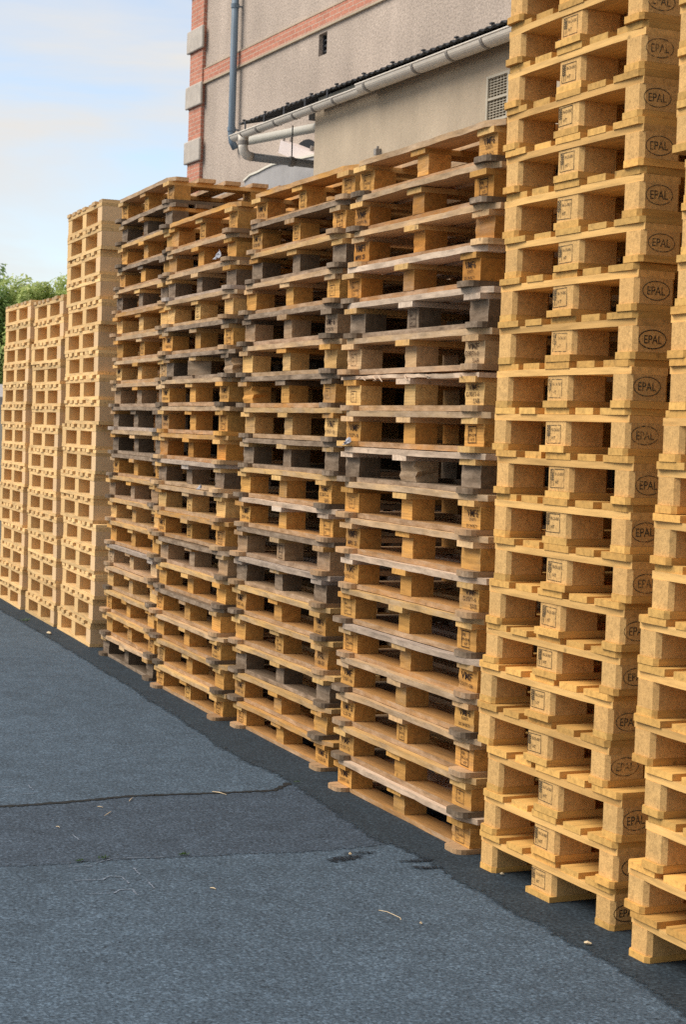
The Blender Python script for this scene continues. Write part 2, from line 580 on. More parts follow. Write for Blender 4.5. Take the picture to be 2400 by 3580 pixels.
ROWS = {   # per stack: yaw in degrees, then x, y, bottom and height of each pallet from the ground up (metres)
    'B4': (-2.2, [(-1.376, 0.116, 0.000, 0.1342), (-1.374, 0.116, 0.134, 0.1430), (-1.374, 0.116, 0.277, 0.1415), (-1.378, 0.116, 0.419, 0.1418), (-1.370, 0.116, 0.560, 0.1398), (-1.404, 0.117, 0.700, 0.1452), (-1.373, 0.116, 0.846, 0.1456), (-1.384, 0.117, 0.991, 0.1470), (-1.395, 0.117, 1.138, 0.1471), (-1.411, 0.118, 1.285, 0.1464), (-1.406, 0.117, 1.432, 0.1470), (-1.416, 0.118, 1.579, 0.1486), (-1.426, 0.118, 1.727, 0.1487), (-1.407, 0.117, 1.876, 0.1446), (-1.444, 0.119, 2.021, 0.1468), (-1.383, 0.116, 2.167, 0.1451), (-1.382, 0.116, 2.312, 0.1399), (-1.362, 0.116, 2.452, 0.1457)]),
    'B3': (-2.6, [(-2.866, 0.264, 0.000, 0.1340), (-2.903, 0.266, 0.134, 0.1418), (-2.905, 0.266, 0.276, 0.1400), (-2.932, 0.267, 0.416, 0.1497), (-2.933, 0.267, 0.566, 0.1470), (-2.939, 0.267, 0.713, 0.1429), (-2.931, 0.267, 0.855, 0.1490), (-2.914, 0.266, 1.004, 0.1466), (-2.920, 0.266, 1.151, 0.1459), (-2.887, 0.265, 1.297, 0.1484), (-2.887, 0.265, 1.445, 0.1485), (-2.940, 0.267, 1.594, 0.1503), (-2.937, 0.267, 1.744, 0.1517), (-2.923, 0.267, 1.896, 0.1543), (-2.907, 0.266, 2.050, 0.1490), (-2.845, 0.263, 2.199, 0.1461), (-2.852, 0.263, 2.345, 0.1431), (-2.807, 0.261, 2.488, 0.1457)]),
    'B2': (-3.5, [(-4.188, 0.303, 0.000, 0.1393), (-4.179, 0.302, 0.139, 0.1468), (-4.217, 0.304, 0.286, 0.1375), (-4.232, 0.305, 0.424, 0.1473), (-4.201, 0.303, 0.571, 0.1478), (-4.180, 0.302, 0.719, 0.1458), (-4.242, 0.306, 0.865, 0.1456), (-4.246, 0.306, 1.010, 0.1480), (-4.261, 0.307, 1.158, 0.1458), (-4.229, 0.305, 1.304, 0.1463), (-4.221, 0.305, 1.450, 0.1496), (-4.236, 0.306, 1.600, 0.1457), (-4.168, 0.301, 1.745, 0.1405), (-4.196, 0.303, 1.886, 0.1534), (-4.179, 0.302, 2.039, 0.1464), (-4.170, 0.301, 2.186, 0.1425), (-4.172, 0.302, 2.328, 0.1371), (-4.141, 0.300, 2.465, 0.1520)]),
    'B1': (-4.4, [(-5.545, 0.419, 0.000, 0.1467), (-5.476, 0.414, 0.147, 0.1467), (-5.493, 0.415, 0.293, 0.1449), (-5.479, 0.414, 0.438, 0.1532), (-5.464, 0.413, 0.592, 0.1391), (-5.434, 0.410, 0.731, 0.1469), (-5.434, 0.410, 0.878, 0.1427), (-5.482, 0.414, 1.020, 0.1437), (-5.405, 0.408, 1.164, 0.1394), (-5.438, 0.411, 1.303, 0.1483), (-5.448, 0.411, 1.452, 0.1442), (-5.425, 0.410, 1.596, 0.1461), (-5.401, 0.408, 1.742, 0.1412), (-5.386, 0.407, 1.883, 0.1518), (-5.415, 0.409, 2.035, 0.1462), (-5.432, 0.410, 2.181, 0.1438), (-5.374, 0.406, 2.325, 0.1361), (-5.321, 0.402, 2.461, 0.1401), (-5.330, 0.402, 2.601, 0.1426), (-5.347, 0.404, 2.744, 0.1473)]),
    'A3': (-4.7, [(-5.871, 0.429, 0.000, 0.1645), (-5.819, 0.425, 0.165, 0.1645), (-5.775, 0.421, 0.329, 0.1645), (-5.795, 0.423, 0.494, 0.1645), (-5.783, 0.422, 0.658, 0.1645), (-5.879, 0.430, 0.823, 0.1645), (-5.871, 0.429, 0.987, 0.1645), (-5.851, 0.428, 1.152, 0.1645), (-5.859, 0.428, 1.316, 0.1645), (-5.779, 0.422, 1.481, 0.1645), (-5.799, 0.423, 1.645, 0.1645), (-5.855, 0.428, 1.810, 0.1645), (-5.871, 0.429, 1.975, 0.1645), (-5.791, 0.423, 2.139, 0.1645), (-5.847, 0.427, 2.304, 0.1645), (-5.875, 0.430, 2.468, 0.1645), (-5.847, 0.427, 2.633, 0.1645), (-5.855, 0.428, 2.797, 0.1645)]),
    'A2': (-4.3, [(-6.999, 0.506, 0.000, 0.1603), (-6.951, 0.503, 0.160, 0.1603), (-6.971, 0.504, 0.321, 0.1603), (-6.959, 0.503, 0.481, 0.1603), (-6.987, 0.505, 0.641, 0.1603), (-7.019, 0.508, 0.802, 0.1603), (-7.027, 0.508, 0.962, 0.1603), (-7.031, 0.509, 1.122, 0.1603), (-7.019, 0.508, 1.283, 0.1603), (-6.979, 0.505, 1.443, 0.1603), (-6.951, 0.503, 1.603, 0.1603), (-6.987, 0.505, 1.764, 0.1603), (-6.999, 0.506, 1.924, 0.1603), (-6.919, 0.500, 2.084, 0.1603), (-6.951, 0.503, 2.245, 0.1603)]),
    'A1': (-4.3, [(-8.149, 0.569, 0.000, 0.1618), (-8.101, 0.565, 0.162, 0.1618), (-8.069, 0.563, 0.324, 0.1618), (-8.057, 0.562, 0.485, 0.1618), (-8.149, 0.569, 0.647, 0.1618), (-8.157, 0.569, 0.809, 0.1618), (-8.097, 0.565, 0.971, 0.1618), (-8.105, 0.565, 1.133, 0.1618), (-8.121, 0.567, 1.295, 0.1618), (-8.141, 0.568, 1.456, 0.1618), (-8.109, 0.566, 1.618, 0.1618), (-8.069, 0.563, 1.780, 0.1618), (-8.057, 0.562, 1.942, 0.1618), (-8.033, 0.560, 2.104, 0.1618), (-8.029, 0.560, 2.266, 0.1618)]),
    'C': (-0.9, [(-0.020, 0.013, 0.000, 0.1360), (-0.009, 0.013, 0.136, 0.1439), (0.004, 0.013, 0.280, 0.1530), (-0.070, 0.014, 0.433, 0.1449), (-0.068, 0.014, 0.578, 0.1408), (-0.040, 0.014, 0.719, 0.1360), (-0.030, 0.014, 0.855, 0.1505), (-0.001, 0.013, 1.005, 0.1479), (-0.014, 0.013, 1.153, 0.1479), (-0.009, 0.013, 1.301, 0.1471), (-0.038, 0.014, 1.448, 0.1442), (-0.033, 0.014, 1.592, 0.1467), (-0.026, 0.013, 1.739, 0.1445), (-0.026, 0.013, 1.883, 0.1443), (-0.005, 0.013, 2.028, 0.1366), (-0.022, 0.013, 2.164, 0.1498), (-0.020, 0.013, 2.314, 0.1448), (-0.031, 0.014, 2.459, 0.1422), (-0.033, 0.014, 2.601, 0.1447), (-0.034, 0.014, 2.746, 0.1404), (-0.034, 0.014, 2.886, 0.1458), (-0.034, 0.014, 3.032, 0.1432)]),
    'D': (-1.5, [(0.998, -0.076, 0.000, 0.1377), (0.970, -0.075, 0.138, 0.1374), (1.049, -0.077, 0.275, 0.1530), (1.034, -0.077, 0.428, 0.1389), (0.972, -0.075, 0.567, 0.1384), (0.978, -0.076, 0.705, 0.1494), (0.980, -0.076, 0.855, 0.1397), (1.030, -0.077, 0.995, 0.1530), (1.028, -0.077, 1.147, 0.1441), (1.036, -0.077, 1.292, 0.1466), (1.052, -0.078, 1.438, 0.1456), (1.075, -0.078, 1.584, 0.1452), (1.070, -0.078, 1.729, 0.1450), (1.091, -0.079, 1.874, 0.1432), (1.101, -0.079, 2.017, 0.1434), (1.104, -0.079, 2.161, 0.1434), (1.054, -0.078, 2.304, 0.1466), (1.055, -0.078, 2.451, 0.1428), (1.050, -0.077, 2.594, 0.1442), (1.050, -0.077, 2.738, 0.1459), (1.050, -0.077, 2.884, 0.1444)]),
}

# ------------------------------------------------------------------ the yard: asphalt, strip, patch, marks
def wander(pts, n=5, amp=.012, rnd=R):
    out = []
    for (x0, y0), (x1, y1) in zip(pts, pts[1:]):
        for i in range(n):
            u = i / n
            out.append((x0 + (x1 - x0) * u + (rnd.uniform(-amp, amp) if i else 0), y0 + (y1 - y0) * u + (rnd.uniform(-amp, amp) if i else 0)))
    out.append(pts[-1])
    return out


def sheet(name, poly, z0, z1, m):
    mb = MB()
    mb.prism(poly, z0, z1)
    return tag(obj(name, mb.mesh(name, m)), kind='structure')


g = MB()
g.box(-420, 420, -420, 420, -.3, 0)
tag(obj('ground', g.mesh('ground', M['tarmac'])), kind='structure')
EDGE = [(-30, 1.9), (-14, .86), (-8.878, .486), (-8.296, .447), (-6.6, .347), (-5.782, .284), (-5.359, .257), (-4.644, .197), (-4.008, .157), (-3.704, .114), (-3.377, .096),
        (-3.009, .057), (-2.636, .03), (-2.382, -.013), (-2.132, -.016), (-1.949, -.027), (-1.764, -.001), (-1.549, -.012), (-1.394, -.036), (-1.1, -.06),
        (-.75, -.10), (-.446, -.133), (-.379, -.1), (-.196, -.092), (-.058, -.092), (.141, -.13), (.313, -.122), (.481, -.143), (.648, -.135), (.825, -.147),
        (1.018, -.152), (1.193, -.17), (1.354, -.192), (1.448, -.21), (1.625, -.245), (3.2, -.40), (7, -.75)]
EDGE = [(x, y - .012) for x, y in EDGE]
def worn_sheet(name, edge, rest, off, inn, z, m, rnd=R):
    """a thin layer whose edge (a polyline) wears away over a narrow band; rest closes the outline"""
    n = len(edge)
    outer = [(x + off[0], y + off[1]) for x, y in edge]
    inner = [(x + inn[0], y + inn[1]) for x, y in edge]
    v = [(x, y, z) for x, y in outer] + [(x, y, z) for x, y in inner] + [(x, y, z) for x, y in rest]
    f = [(i, i + 1, n + i + 1, n + i) for i in range(n - 1)]
    f.append(tuple(range(n, 2 * n)) + tuple(range(2 * n, 2 * n + len(rest))))
    me = bpy.data.meshes.new(name)
    me.from_pydata(v, [], f)
    me.materials.append(m)
    a = me.attributes.new('worn_edge', 'FLOAT', 'POINT')
    for i in range(len(v)):
        a.data[i].value = 0.0 if i < n else 1.0
    me.update()
    return tag(obj(name, me), kind='structure')


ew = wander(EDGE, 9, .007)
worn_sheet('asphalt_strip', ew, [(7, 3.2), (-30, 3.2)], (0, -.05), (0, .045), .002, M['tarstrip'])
CR = [(-1.30, -9), (-1.411, -2.4), (-1.411, -1.34), (-1.398, -1.18), (-1.414, -.963), (-1.44, -.773), (-1.424, -.649), (-1.393, -.433), (-1.37, -.181), (-1.49, -.055)]
SE = [(-.72, -9), (-.56, -2.4), (-.537, -1.56), (-.509, -1.365), (-.506, -1.119), (-.469, -.909), (-.45, -.704), (-.419, -.507), (-.397, -.388), (-.42, -.115)]
crw, sew = wander(CR, 9, .007), wander(SE, 9, .009)
worn_sheet('asphalt_patch', sew[::-1], crw[:1] + crw[1:], (.035, 0), (-.03, 0), .001, M['tarpatch'])


def ribbon(name, pts, w, z0, z1, m, rnd=R, taper=False):
    lft, rgt = [], []
    for i, (x, y) in enumerate(pts):
        a, b = pts[max(i - 1, 0)], pts[min(i + 1, len(pts) - 1)]
        dx, dy = b[0] - a[0], b[1] - a[1]
        L = math.hypot(dx, dy) or 1
        ww = w * rnd.uniform(.4, 1.2) * .5
        if taper and i in (0, len(pts) - 1):
            ww *= .2
        lft.append((x - dy / L * ww, y + dx / L * ww))
        rgt.append((x + dy / L * ww, y - dx / L * ww))
    mb = MB()
    n = len(pts)
    v = [(x, y, z1) for x, y in lft] + [(x, y, z1) for x, y in rgt] + [(x, y, z0) for x, y in lft] + [(x, y, z0) for x, y in rgt]
    f = []
    for i in range(n - 1):
        f += [(i, n + i, n + i + 1, i + 1), (i, i + 1, 2 * n + i + 1, 2 * n + i), (n + i, 3 * n + i, 3 * n + i + 1, n + i + 1)]
    mb.add(v, f)
    return obj(name, mb.mesh(name, m))


tag(ribbon('ground_crack', wander(CR, 14, .006), .034, .0022, .0030, M['crack']), kind='structure')


def blotch(name, c, rx, ry, a, m, z, rnd=R):
    pts = []
    for k in range(26):
        t = 2 * math.pi * k / 26
        r_ = rnd.uniform(.65, 1.1)
        x, y = rx * r_ * math.cos(t), ry * r_ * math.sin(t)
        pts.append((c[0] + x * math.cos(a) - y * math.sin(a), c[1] + x * math.sin(a) + y * math.cos(a)))
    mb = MB()
    mb.prism(pts, z - .0003, z)
    return obj(name, mb.mesh(name, m))


M['stain_a'] = ink_mat("oily_stain", (.013, .016, .021), .54)
for i, (c, rx, ry, a) in enumerate([((-.262, -.385), .036, .080, .25), ((-.315, -.30), .018, .06, -.2), ((-.155, -.16), .020, .080, -.1), ((-.06, -.17), .018, .06, -.3)]):
    tag(blotch('stain', c, rx, ry, a, M['stain_a'], .0036 + i * .0005), kind='structure')
for L in [[(-.28, -1.358), (-.261, -1.268), (-.296, -1.234), (-.276, -1.199), (-.191, -1.201)], [(-.11, -1.37), (-.095, -1.285), (-.126, -1.256), (-.12, -1.214), (-.046, -1.221)],
          [(-.37, -1.126), (-.283, -1.133)], [(-.211, -1.135), (-.107, -1.144)], [(-1.597, -1.249), (-1.593, -1.18), (-1.599, -1.115)], [(-1.75, -1.228), (-1.732, -1.169)],
          [(-1.758, -1.108), (-1.66, -1.116)], [(-.477, -1.222), (-.515, -1.148), (-.476, -.979)], [(-.891, -1.182), (-.805, -1.184)], [(-.457, -1.328), (-.44, -1.249)]]:
    tag(ribbon('chalk_line', wander(L, 6, .002), .0065, .0026, .0030, M['chalk']), kind='structure')


# ------------------------------------------------------------------ pallets
def block_mesh(name, w, d, h, m, ch=.0, rough=.0, rnd=R):
    mb = MB()
    a, b = w / 2, d / 2
    if ch:
        mb.prism([(-a + ch, -b), (a - ch, -b), (a, -b + ch), (a, b - ch), (a - ch, b), (-a + ch, b), (-a, b - ch), (-a, -b + ch)], 0, h)
    elif rough:
        n = 4
        ring = lambda z: [(-a + rnd.uniform(-rough, rough), -b + rnd.uniform(-rough, rough) * .6, z), (a + rnd.uniform(-rough, rough), -b + rnd.uniform(-rough, rough) * .6, z), (a, b, z), (-a, b, z)]
        v, f = [], [(0, 3, 2, 1)]
        for i in range(n + 1):
            v += ring(h * i / n)
        for i in range(n):
            for k in range(4):
                k2 = (k + 1) % 4
                f.append((4 * i + k, 4 * i + k2, 4 * i + 4 + k2, 4 * i + 4 + k))
        f.append((4 * n, 4 * n + 1, 4 * n + 2, 4 * n + 3))
        mb.add(v, f)
    else:
        mb.box(-a, a, -b, b, 0, h)
    return mb.mesh(name, m)


def text_mesh(lines, width, height, frame=None, oval=False, right=False, name='stamp', ink='ink', logo=False, bold=.004):
    """ink marks on a block's face, centred; front face by default, right-hand face if right"""
    mb = MB()

    def put(body, cx, cy, w, h):
        cu = bpy.data.curves.new("stamp_text", 'FONT')
        cu.body = body
        cu.align_x = 'CENTER'
        cu.align_y = 'CENTER'
        cu.resolution_u = 3
        cu.offset = bold
        o = bpy.data.objects.new("stamp_text", cu)
        COL.objects.link(o)
        dg = bpy.context.evaluated_depsgraph_get()
        me = bpy.data.meshes.new_from_object(o.evaluated_get(dg))
        xs = [v.co.x for v in me.vertices]
        ys = [v.co.y for v in me.vertices]
        sx, sy = w / max(1e-6, max(xs) - min(xs)), h / max(1e-6, max(ys) - min(ys))
        mx, my = (max(xs) + min(xs)) / 2, (max(ys) + min(ys)) / 2
        mb.add([((v.co.x - mx) * sx + cx, (v.co.y - my) * sy + cy, 0) for v in me.vertices], [tuple(p.vertices) for p in me.polygons])
        bpy.data.objects.remove(o)
        bpy.data.curves.remove(cu)
        bpy.data.meshes.remove(me)
    for body, cx, cy, w, h in lines:
        put(body, cx, cy, w, h)
    if frame:
        x0, x1, y0, y1, t = frame
        for q in ((x0, x1, y0, y0 + t), (x0, x1, y1 - t, y1), (x0, x0 + t, y0 + t, y1 - t), (x1 - t, x1, y0 + t, y1 - t)):
            mb.add([(q[0], q[2], 0), (q[1], q[2], 0), (q[1], q[3], 0), (q[0], q[3], 0)], [(0, 1, 2, 3)])
    if logo:                                      # an ear of wheat beside a thin bar
        x0, x1, y0, y1 = logo
        mx = (x0 + x1) / 2
        mb.add([(x1, y0, 0), (x1 + .0016, y0, 0), (x1 + .0016, y1, 0), (x1, y1, 0)], [(0, 1, 2, 3)])
        mb.add([(mx - .001, y0, 0), (mx + .001, y0, 0), (mx + .001, y1, 0), (mx - .001, y1, 0)], [(0, 1, 2, 3)])
        for i in range(5):
            yy = y0 + (y1 - y0) * (.3 + .14 * i)
            for s in (-1, 1):
                mb.add([(mx, yy, 0), (mx + s * (x1 - x0) * .42, yy + .005, 0), (mx + s * (x1 - x0) * .30, yy + .010, 0)], [(0, 1, 2) if s > 0 else (0, 2, 1)])
    if oval:
        a, b, t = oval
        n = 40
        v = []
        for k in range(n):
            c, s = math.cos(2 * math.pi * k / n), math.sin(2 * math.pi * k / n)
            v += [(a * c, b * s, 0), ((a - t) * c, (b - t) * s, 0)]
        mb.add(v, [(2 * k, 2 * ((k + 1) % n), 2 * ((k + 1) % n) + 1, 2 * k + 1) for k in range(n)])
    if right:
        mb.v = [(0, x, y) for x, y, z in mb.v]
    else:
        mb.v = [(x, 0, y) for x, y, z in mb.v]
    return mb.mesh(name, M[ink])


def jit(c, amt, rnd=R):
    k = 1 + rnd.uniform(-amt, amt)
    w = rnd.uniform(-amt, amt) * .3
    return (c[0] * k * (1 + w), c[1] * k, c[2] * k * (1 - w), c[3] if len(c) > 3 else 0)


def c4(c, a):
    return (c[0], c[1], c[2], a)


HONEY, ORANGE, PALE, PINK = (.54, .275, .070), (.48, .215, .043), (.60, .360, .130), (.58, .370, .185)
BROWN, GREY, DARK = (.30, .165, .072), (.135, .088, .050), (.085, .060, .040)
FRESH = (.72, .465, .205)
YELLOW = (.60, .338, .095)
ORD = ["", "first", "second", "third", "fourth", "fifth", "sixth", "seventh", "eighth", "ninth", "tenth", "eleventh", "twelfth", "thirteenth", "fourteenth", "fifteenth",
       "sixteenth", "seventeenth", "eighteenth", "nineteenth", "twentieth", "twenty-first", "twenty-second"]

# ---- weathered pallets: 1.2 m front, 1.0 m deep, rim of boards underneath, three crosswise boards, seven deck boards
VW, VD, VH = 1.2, 1.0, .1445
Z1, Z2, Z3 = .0215, .1005, .122          # top of the rim, of the blocks, of the crosswise boards
rv = random.Random(5)


def deck_v(k):
    mb = MB()
    rr = random.Random(100 + k)
    ys = [-.03 + i * (VD + .06 - .098) / 6 for i in range(7)]
    for i, y in enumerate(ys):
        first = i == 0
        xo = rr.uniform(-.006, .006)
        w = .12 if first else rr.uniform(.090, .104)
        mb.board_x(-VW / 2 - .03 + xo, VW / 2 + .03 + xo, y, y + w, Z3 + .0003, VH - .0004, seg=14 if first else 4,
                   jy=.005 if first else .001, jz=.0032 if first else .0006, cham=.035 if i in (0,) else 0, rnd=rr)
    return mb.mesh('deck', M['wx'])


def deck_broken():
    """front board split along its length, half of it gone"""
    mb = MB()
    rr = random.Random(77)
    ys = [-.03 + i * (VD + .06 - .098) / 6 for i in range(7)]
    for i, y in enumerate(ys):
        if i == 0:
            mb.board_x(-VW / 2 - .02, .17, y + .012, y + .112, Z3 + .001, VH - .008, seg=16, jy=.009, jz=.004, rnd=rr)
            mb.board_x(.19, VW / 2 + .01, y + .006, y + .10, Z3 - .004, VH - .010, seg=10, jy=.007, jz=.003, rnd=rr)
            for q in range(7):
                x = rr.uniform(-.5, .5)
                mb.tube([(x, y + .01, Z3 + .01), (x + rr.uniform(.04, .11), y - .02, Z3 - rr.uniform(-.004, .014))], [.004, .0015], 4)
        else:
            mb.board_x(-VW / 2 - .03, VW / 2 + .03, y, y + .096, Z3 + .0003, VH - .0004, seg=4, rnd=rr)
    return mb.mesh('deck', M['wx'])


DECKV = [deck_v(k) for k in range(6)]
DECKB = deck_broken()


def slab_y(x0, x1, y0, y1, z0, z1, rc=0.0, m=None, name='board', rr=rv):
    """a board along y whose front and back corners are rounded by rc"""
    p = []
    for cx, cy, a0 in ((x0 + rc, y0 + rc, 180), (x1 - rc, y0 + rc, 270), (x1 - rc, y1 - rc, 0), (x0 + rc, y1 - rc, 90)):
        for q in range(4 if rc else 1):
            a = rad(a0 + (q * 30 if rc else 0))
            p.append((cx + rc * math.cos(a), cy + rc * math.sin(a)))
    mb = MB()
    mb.prism(p, z0, z1)
    return mb.mesh(name, m or M['wy'])


SKID = [slab_y(-.064, .064, -.040 - .007 * k, VD + .04, 0, Z1 - .0004, .036, name='bottom_board') for k in range(3)]


def rimf():
    mb = MB()
    mb.board_x(-VW / 2 + .115, VW / 2 - .115, -.050, .050, .0006, Z1 - .0006, seg=8, jy=.002, jz=.0006, rnd=rv)
    return mb.mesh('bottom_board', M['wx'])


RIM = [rimf() for k in range(3)]
STRG = [slab_y(-.062, .062, -.031 + .006 * k, VD + .03, Z2 + .0003, Z3, name='stringer_board') for k in range(3)]
BKC = [block_mesh('block', .145, .096, Z2 - Z1, M['wb'], rough=.003 if k else 0, rnd=rv) for k in range(4)]
BKM = [block_mesh('block', .097, .096, Z2 - Z1, M['wb'], rough=.003 if k else 0, rnd=rv) for k in range(4)]
BKX = block_mesh('block', .145, .096, Z2 - Z1, M['wb'], rough=.012, rnd=rv)

FR = lambda a, b, t=.0022: (-a, a, -b, b, t)
ST = {
    'A': text_mesh([("VMF", 0, .013, .080, .027), ("D3071-06", 0, -.017, .090, .014)], 0, 0),
    'B': text_mesh([("VMF 6", .0, .013, .096, .026), ("12.25 DE", -.004, -.016, .078, .014)], 0, 0),
    'C': text_mesh([("VMF6", .004, .017, .078, .024), ("D3071", .004, -.004, .044, .011), ("03 24 BCY", .0, -.026, .078, .011)], 0, 0),
    'D': text_mesh([("VMF", .002, .022, .074, .021), ("D3071-6", -.004, -.001, .090, .016), ("SAB", .022, -.025, .044, .016)], 0, 0, ink='ink_faint'),
    'E': text_mesh([("VMF 6", .0, .013, .096, .026), ("11.25 DE", -.004, -.016, .078, .014)], 0, 0),
    'F': text_mesh([("VMF", .002, .013, .080, .027), ("D3071-05", 0, -.017, .090, .014)], 0, 0, ink='ink_faint'),
    'P': text_mesh([("PAL", 0, .012, .066, .025), ("08-23", 0, -.018, .062, .016)], 0, 0),
    'V': text_mesh([("VMF1", 0, .015, .082, .027), ("MP01 25", 0, -.019, .084, .018)], 0, 0, bold=.02),
    'G': text_mesh([("FR", -.018, .010, .020, .009), ("VA-0061", .004, -.003, .050, .009), ("HT", -.014, -.019, .018, .010)], 0, 0, frame=FR(.032, .031)),
    'H': text_mesh([("FR", -.010, .014, .022, .012), ("89-014", .0, -.001, .048, .010), ("HT", .004, -.017, .024, .010)], 0, 0, frame=FR(.029, .029, .003)),
    'I': text_mesh([("FR", -.012, .006, .018, .008), ("HT", -.010, -.010, .016, .008)], 0, 0, frame=(-.032, .022, -.026, .018, .0022), ink='ink_faint'),
}
SY = -.0495      # ink lies just in front of a weathered block's face

# block tone, deck tone, rim tone, stamps on the left, middle and right block, look in words; from the ground up
TB = {
    'h': (HONEY, .18), 'o': (ORANGE, .15), 'p': (PALE, .20), 'g': (GREY, .60), 'd': ((.12, .082, .050), .46), 'b': ((.40, .245, .125), .36), 'n': (PINK, .24), 'k': (PINK, .36), 'w': ((.68, .51, .37), .26),
    'u': ((.44, .36, .30), .44),
}
VMF = {
    'B4': ["hwb A.G|honey-blocked", "hpd F.I|dark-footed honey", "hnb BHH|scuffed pinkish", "hkd A.C|rough-edged reddish", "hub G.A|bluish-decked", "hpg G.H|orange-brown", "hwb F.D|split-edged",
           "hnb V..|bold-stamped", "hnb I.C|honey", "gwg ...|grey-blocked", "hnp A.H|cleanly stamped", "pwb I.D|split-front-board", "nnb I.D|scuffed", "gwd .G.|grey-footed", "owg G.C|stained",
           "onn V..|knotty orange", "ong A.H|faintly stamped", "hnd G.C|topmost open"],
    'B3': ["hhb H.B|honey-decked", "hpd F..|dark-footed", "gpd ...|grey-blocked", "hpb .GP|plain-marked", "hpd A.C|dull-edged", "gub ...|frayed grey", "bgb .H.|brown-stained", "hwb A.G|white-edged",
           "hpd ..D|split-blocked", "ggg ...|grey-sided", "ppg ..F|pale-blocked", "hgd ..I|knot-blocked", "pnd ...|pinkish", "bgd ..E|cracked brown", "hnb ..I|plain", "gpg ...|grey-brown",
           "hgb EHH|honey", "hhb EHG|topmost honey"],
    'B2': ["hpb HGH|bold-marked", "hpd H..|dark-footed", "hnd ..C|honey-blocked", "hgb G..|grey-decked", "hpd ...|dull", "bgg ...|split-blocked brown", "hhb BHH|clean-stamped", "pnb .G.|pale-blocked",
           "guk ...|grey-blocked", "ohn ...|cracked-block", "hnh A.G|orange-footed", "hnd A.F|wide-gapped", "dgd ...|smashed-block", "hgb A.G|grey-topped", "pnb .H.|pale", "gnu ...|greyish",
           "hnb ...|orange-brown", "hhb .GI|topmost honey"],
    'B1': ["dkd ...|dark grey-blocked", "hpd .IG|dark-edged", "hpb H..|dark-marked", "pnd ...|pale-footed", "nub G..|scuffed", "hpb ...|honey", "ppb ...|pale-blocked", "bpd ...|dull brown",
           "hgg A.H|cleanly stamped", "dnd ...|blackened", "ggu ...|grey-blocked", "bng ...|brown-sided", "pnb A.G|pinkish", "hnb .H.|torn-corner", "phb ...|pale-faced", "gnb G..|grey-stamped",
           "hgg I..|knotty", "hpd ...|plain honey", "dgd ...|dark-sided", "hkg GGG|topmost crooked"],
}
VNAME = {'B4': "weathered stack beside the oval-stamped stack", 'B3': "weathered stack second from the oval-stamped stack",
         'B2': "weathered stack second from the tall pale stack", 'B1': "weathered stack beside the tall pale stack"}


def weathered(stack, k, x, y, z, h, yaw, spec):
    rr = random.Random(hash_(stack) * 100 + k)
    tones, looks = spec.split('|')
    tones, stamps = tones.split(' ')
    root = empty('weathered_pallet')
    ry = yaw + rr.uniform(-.5, .5)
    u = (math.cos(rad(ry)), math.sin(rad(ry)))
    a, d = VW / 2, VD / 2
    root.location = (x + u[0] * a - u[1] * d, y + u[1] * a + u[0] * d, z)
    root.rotation_euler = (0, 0, rad(ry))
    root.scale = (1, 1, h / VH)
    top = len(VMF[stack])
    where = "on top of the" if k == top - 1 else ("at ground level in the" if k == 0 else ORD[k + 1] + " from ground in the")
    tag(root, f"{looks} pallet {where} {VNAME[stack]}", 'pallet', 'weathered pallets in four tall stacks')
    (bc, ba), (dc, da), (rc, ra) = TB[tones[0]], TB[tones[1]], TB[tones[2]]
    Y = lambda q: q - d                                   # the root stands at the middle of the footprint
    broken = stack == 'B4' and k == 11
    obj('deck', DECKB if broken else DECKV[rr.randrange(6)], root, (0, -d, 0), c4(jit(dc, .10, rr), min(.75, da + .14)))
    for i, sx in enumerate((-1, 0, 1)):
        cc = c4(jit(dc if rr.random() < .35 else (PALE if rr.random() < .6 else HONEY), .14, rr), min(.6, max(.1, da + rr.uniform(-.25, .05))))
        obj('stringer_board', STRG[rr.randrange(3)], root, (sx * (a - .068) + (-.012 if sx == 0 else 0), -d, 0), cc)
    for sx in (-1, 1):
        cc = c4(jit(rc, .18, rr), min(1, max(.2, ra + rr.uniform(-.25, .08))))
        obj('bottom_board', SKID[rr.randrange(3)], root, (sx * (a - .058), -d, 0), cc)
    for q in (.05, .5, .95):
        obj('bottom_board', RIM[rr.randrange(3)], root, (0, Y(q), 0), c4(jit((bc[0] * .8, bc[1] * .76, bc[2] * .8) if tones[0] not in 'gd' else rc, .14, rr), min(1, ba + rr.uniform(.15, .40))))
    smashed = stack == 'B2' and k == 12
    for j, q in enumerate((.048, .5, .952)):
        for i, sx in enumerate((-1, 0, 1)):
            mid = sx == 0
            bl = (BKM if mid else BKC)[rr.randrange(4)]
            cc = c4(jit(bc if j == 0 else tuple(q_ * .66 for q_ in bc), .13, rr), max(0, min(1, ba + rr.uniform(-.14, .12))))   # inner blocks darkened in colour to paint the shade of the gaps
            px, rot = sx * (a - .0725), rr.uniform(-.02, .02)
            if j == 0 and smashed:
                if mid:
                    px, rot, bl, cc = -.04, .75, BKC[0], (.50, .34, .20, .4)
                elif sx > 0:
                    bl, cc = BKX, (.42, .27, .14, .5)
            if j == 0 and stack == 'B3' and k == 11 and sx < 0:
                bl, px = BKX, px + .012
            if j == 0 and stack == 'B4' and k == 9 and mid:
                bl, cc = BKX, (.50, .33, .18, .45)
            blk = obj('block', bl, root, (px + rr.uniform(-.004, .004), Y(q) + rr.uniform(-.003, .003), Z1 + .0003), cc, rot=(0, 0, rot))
            if j == 0 and stamps[i] != '.':
                ms = ST[stamps[i]]
                wide = 1.0 if not mid else .78
                s = obj('stamp', ms, blk, (rr.uniform(-.012, .012) if not mid else 0, SY - .0012, (Z2 - Z1) / 2 + rr.uniform(-.004, .004)), rot=(0, rr.uniform(-.03, .03), 0))
                s.scale = (wide * 1.08, 1, 1.04)
    return root


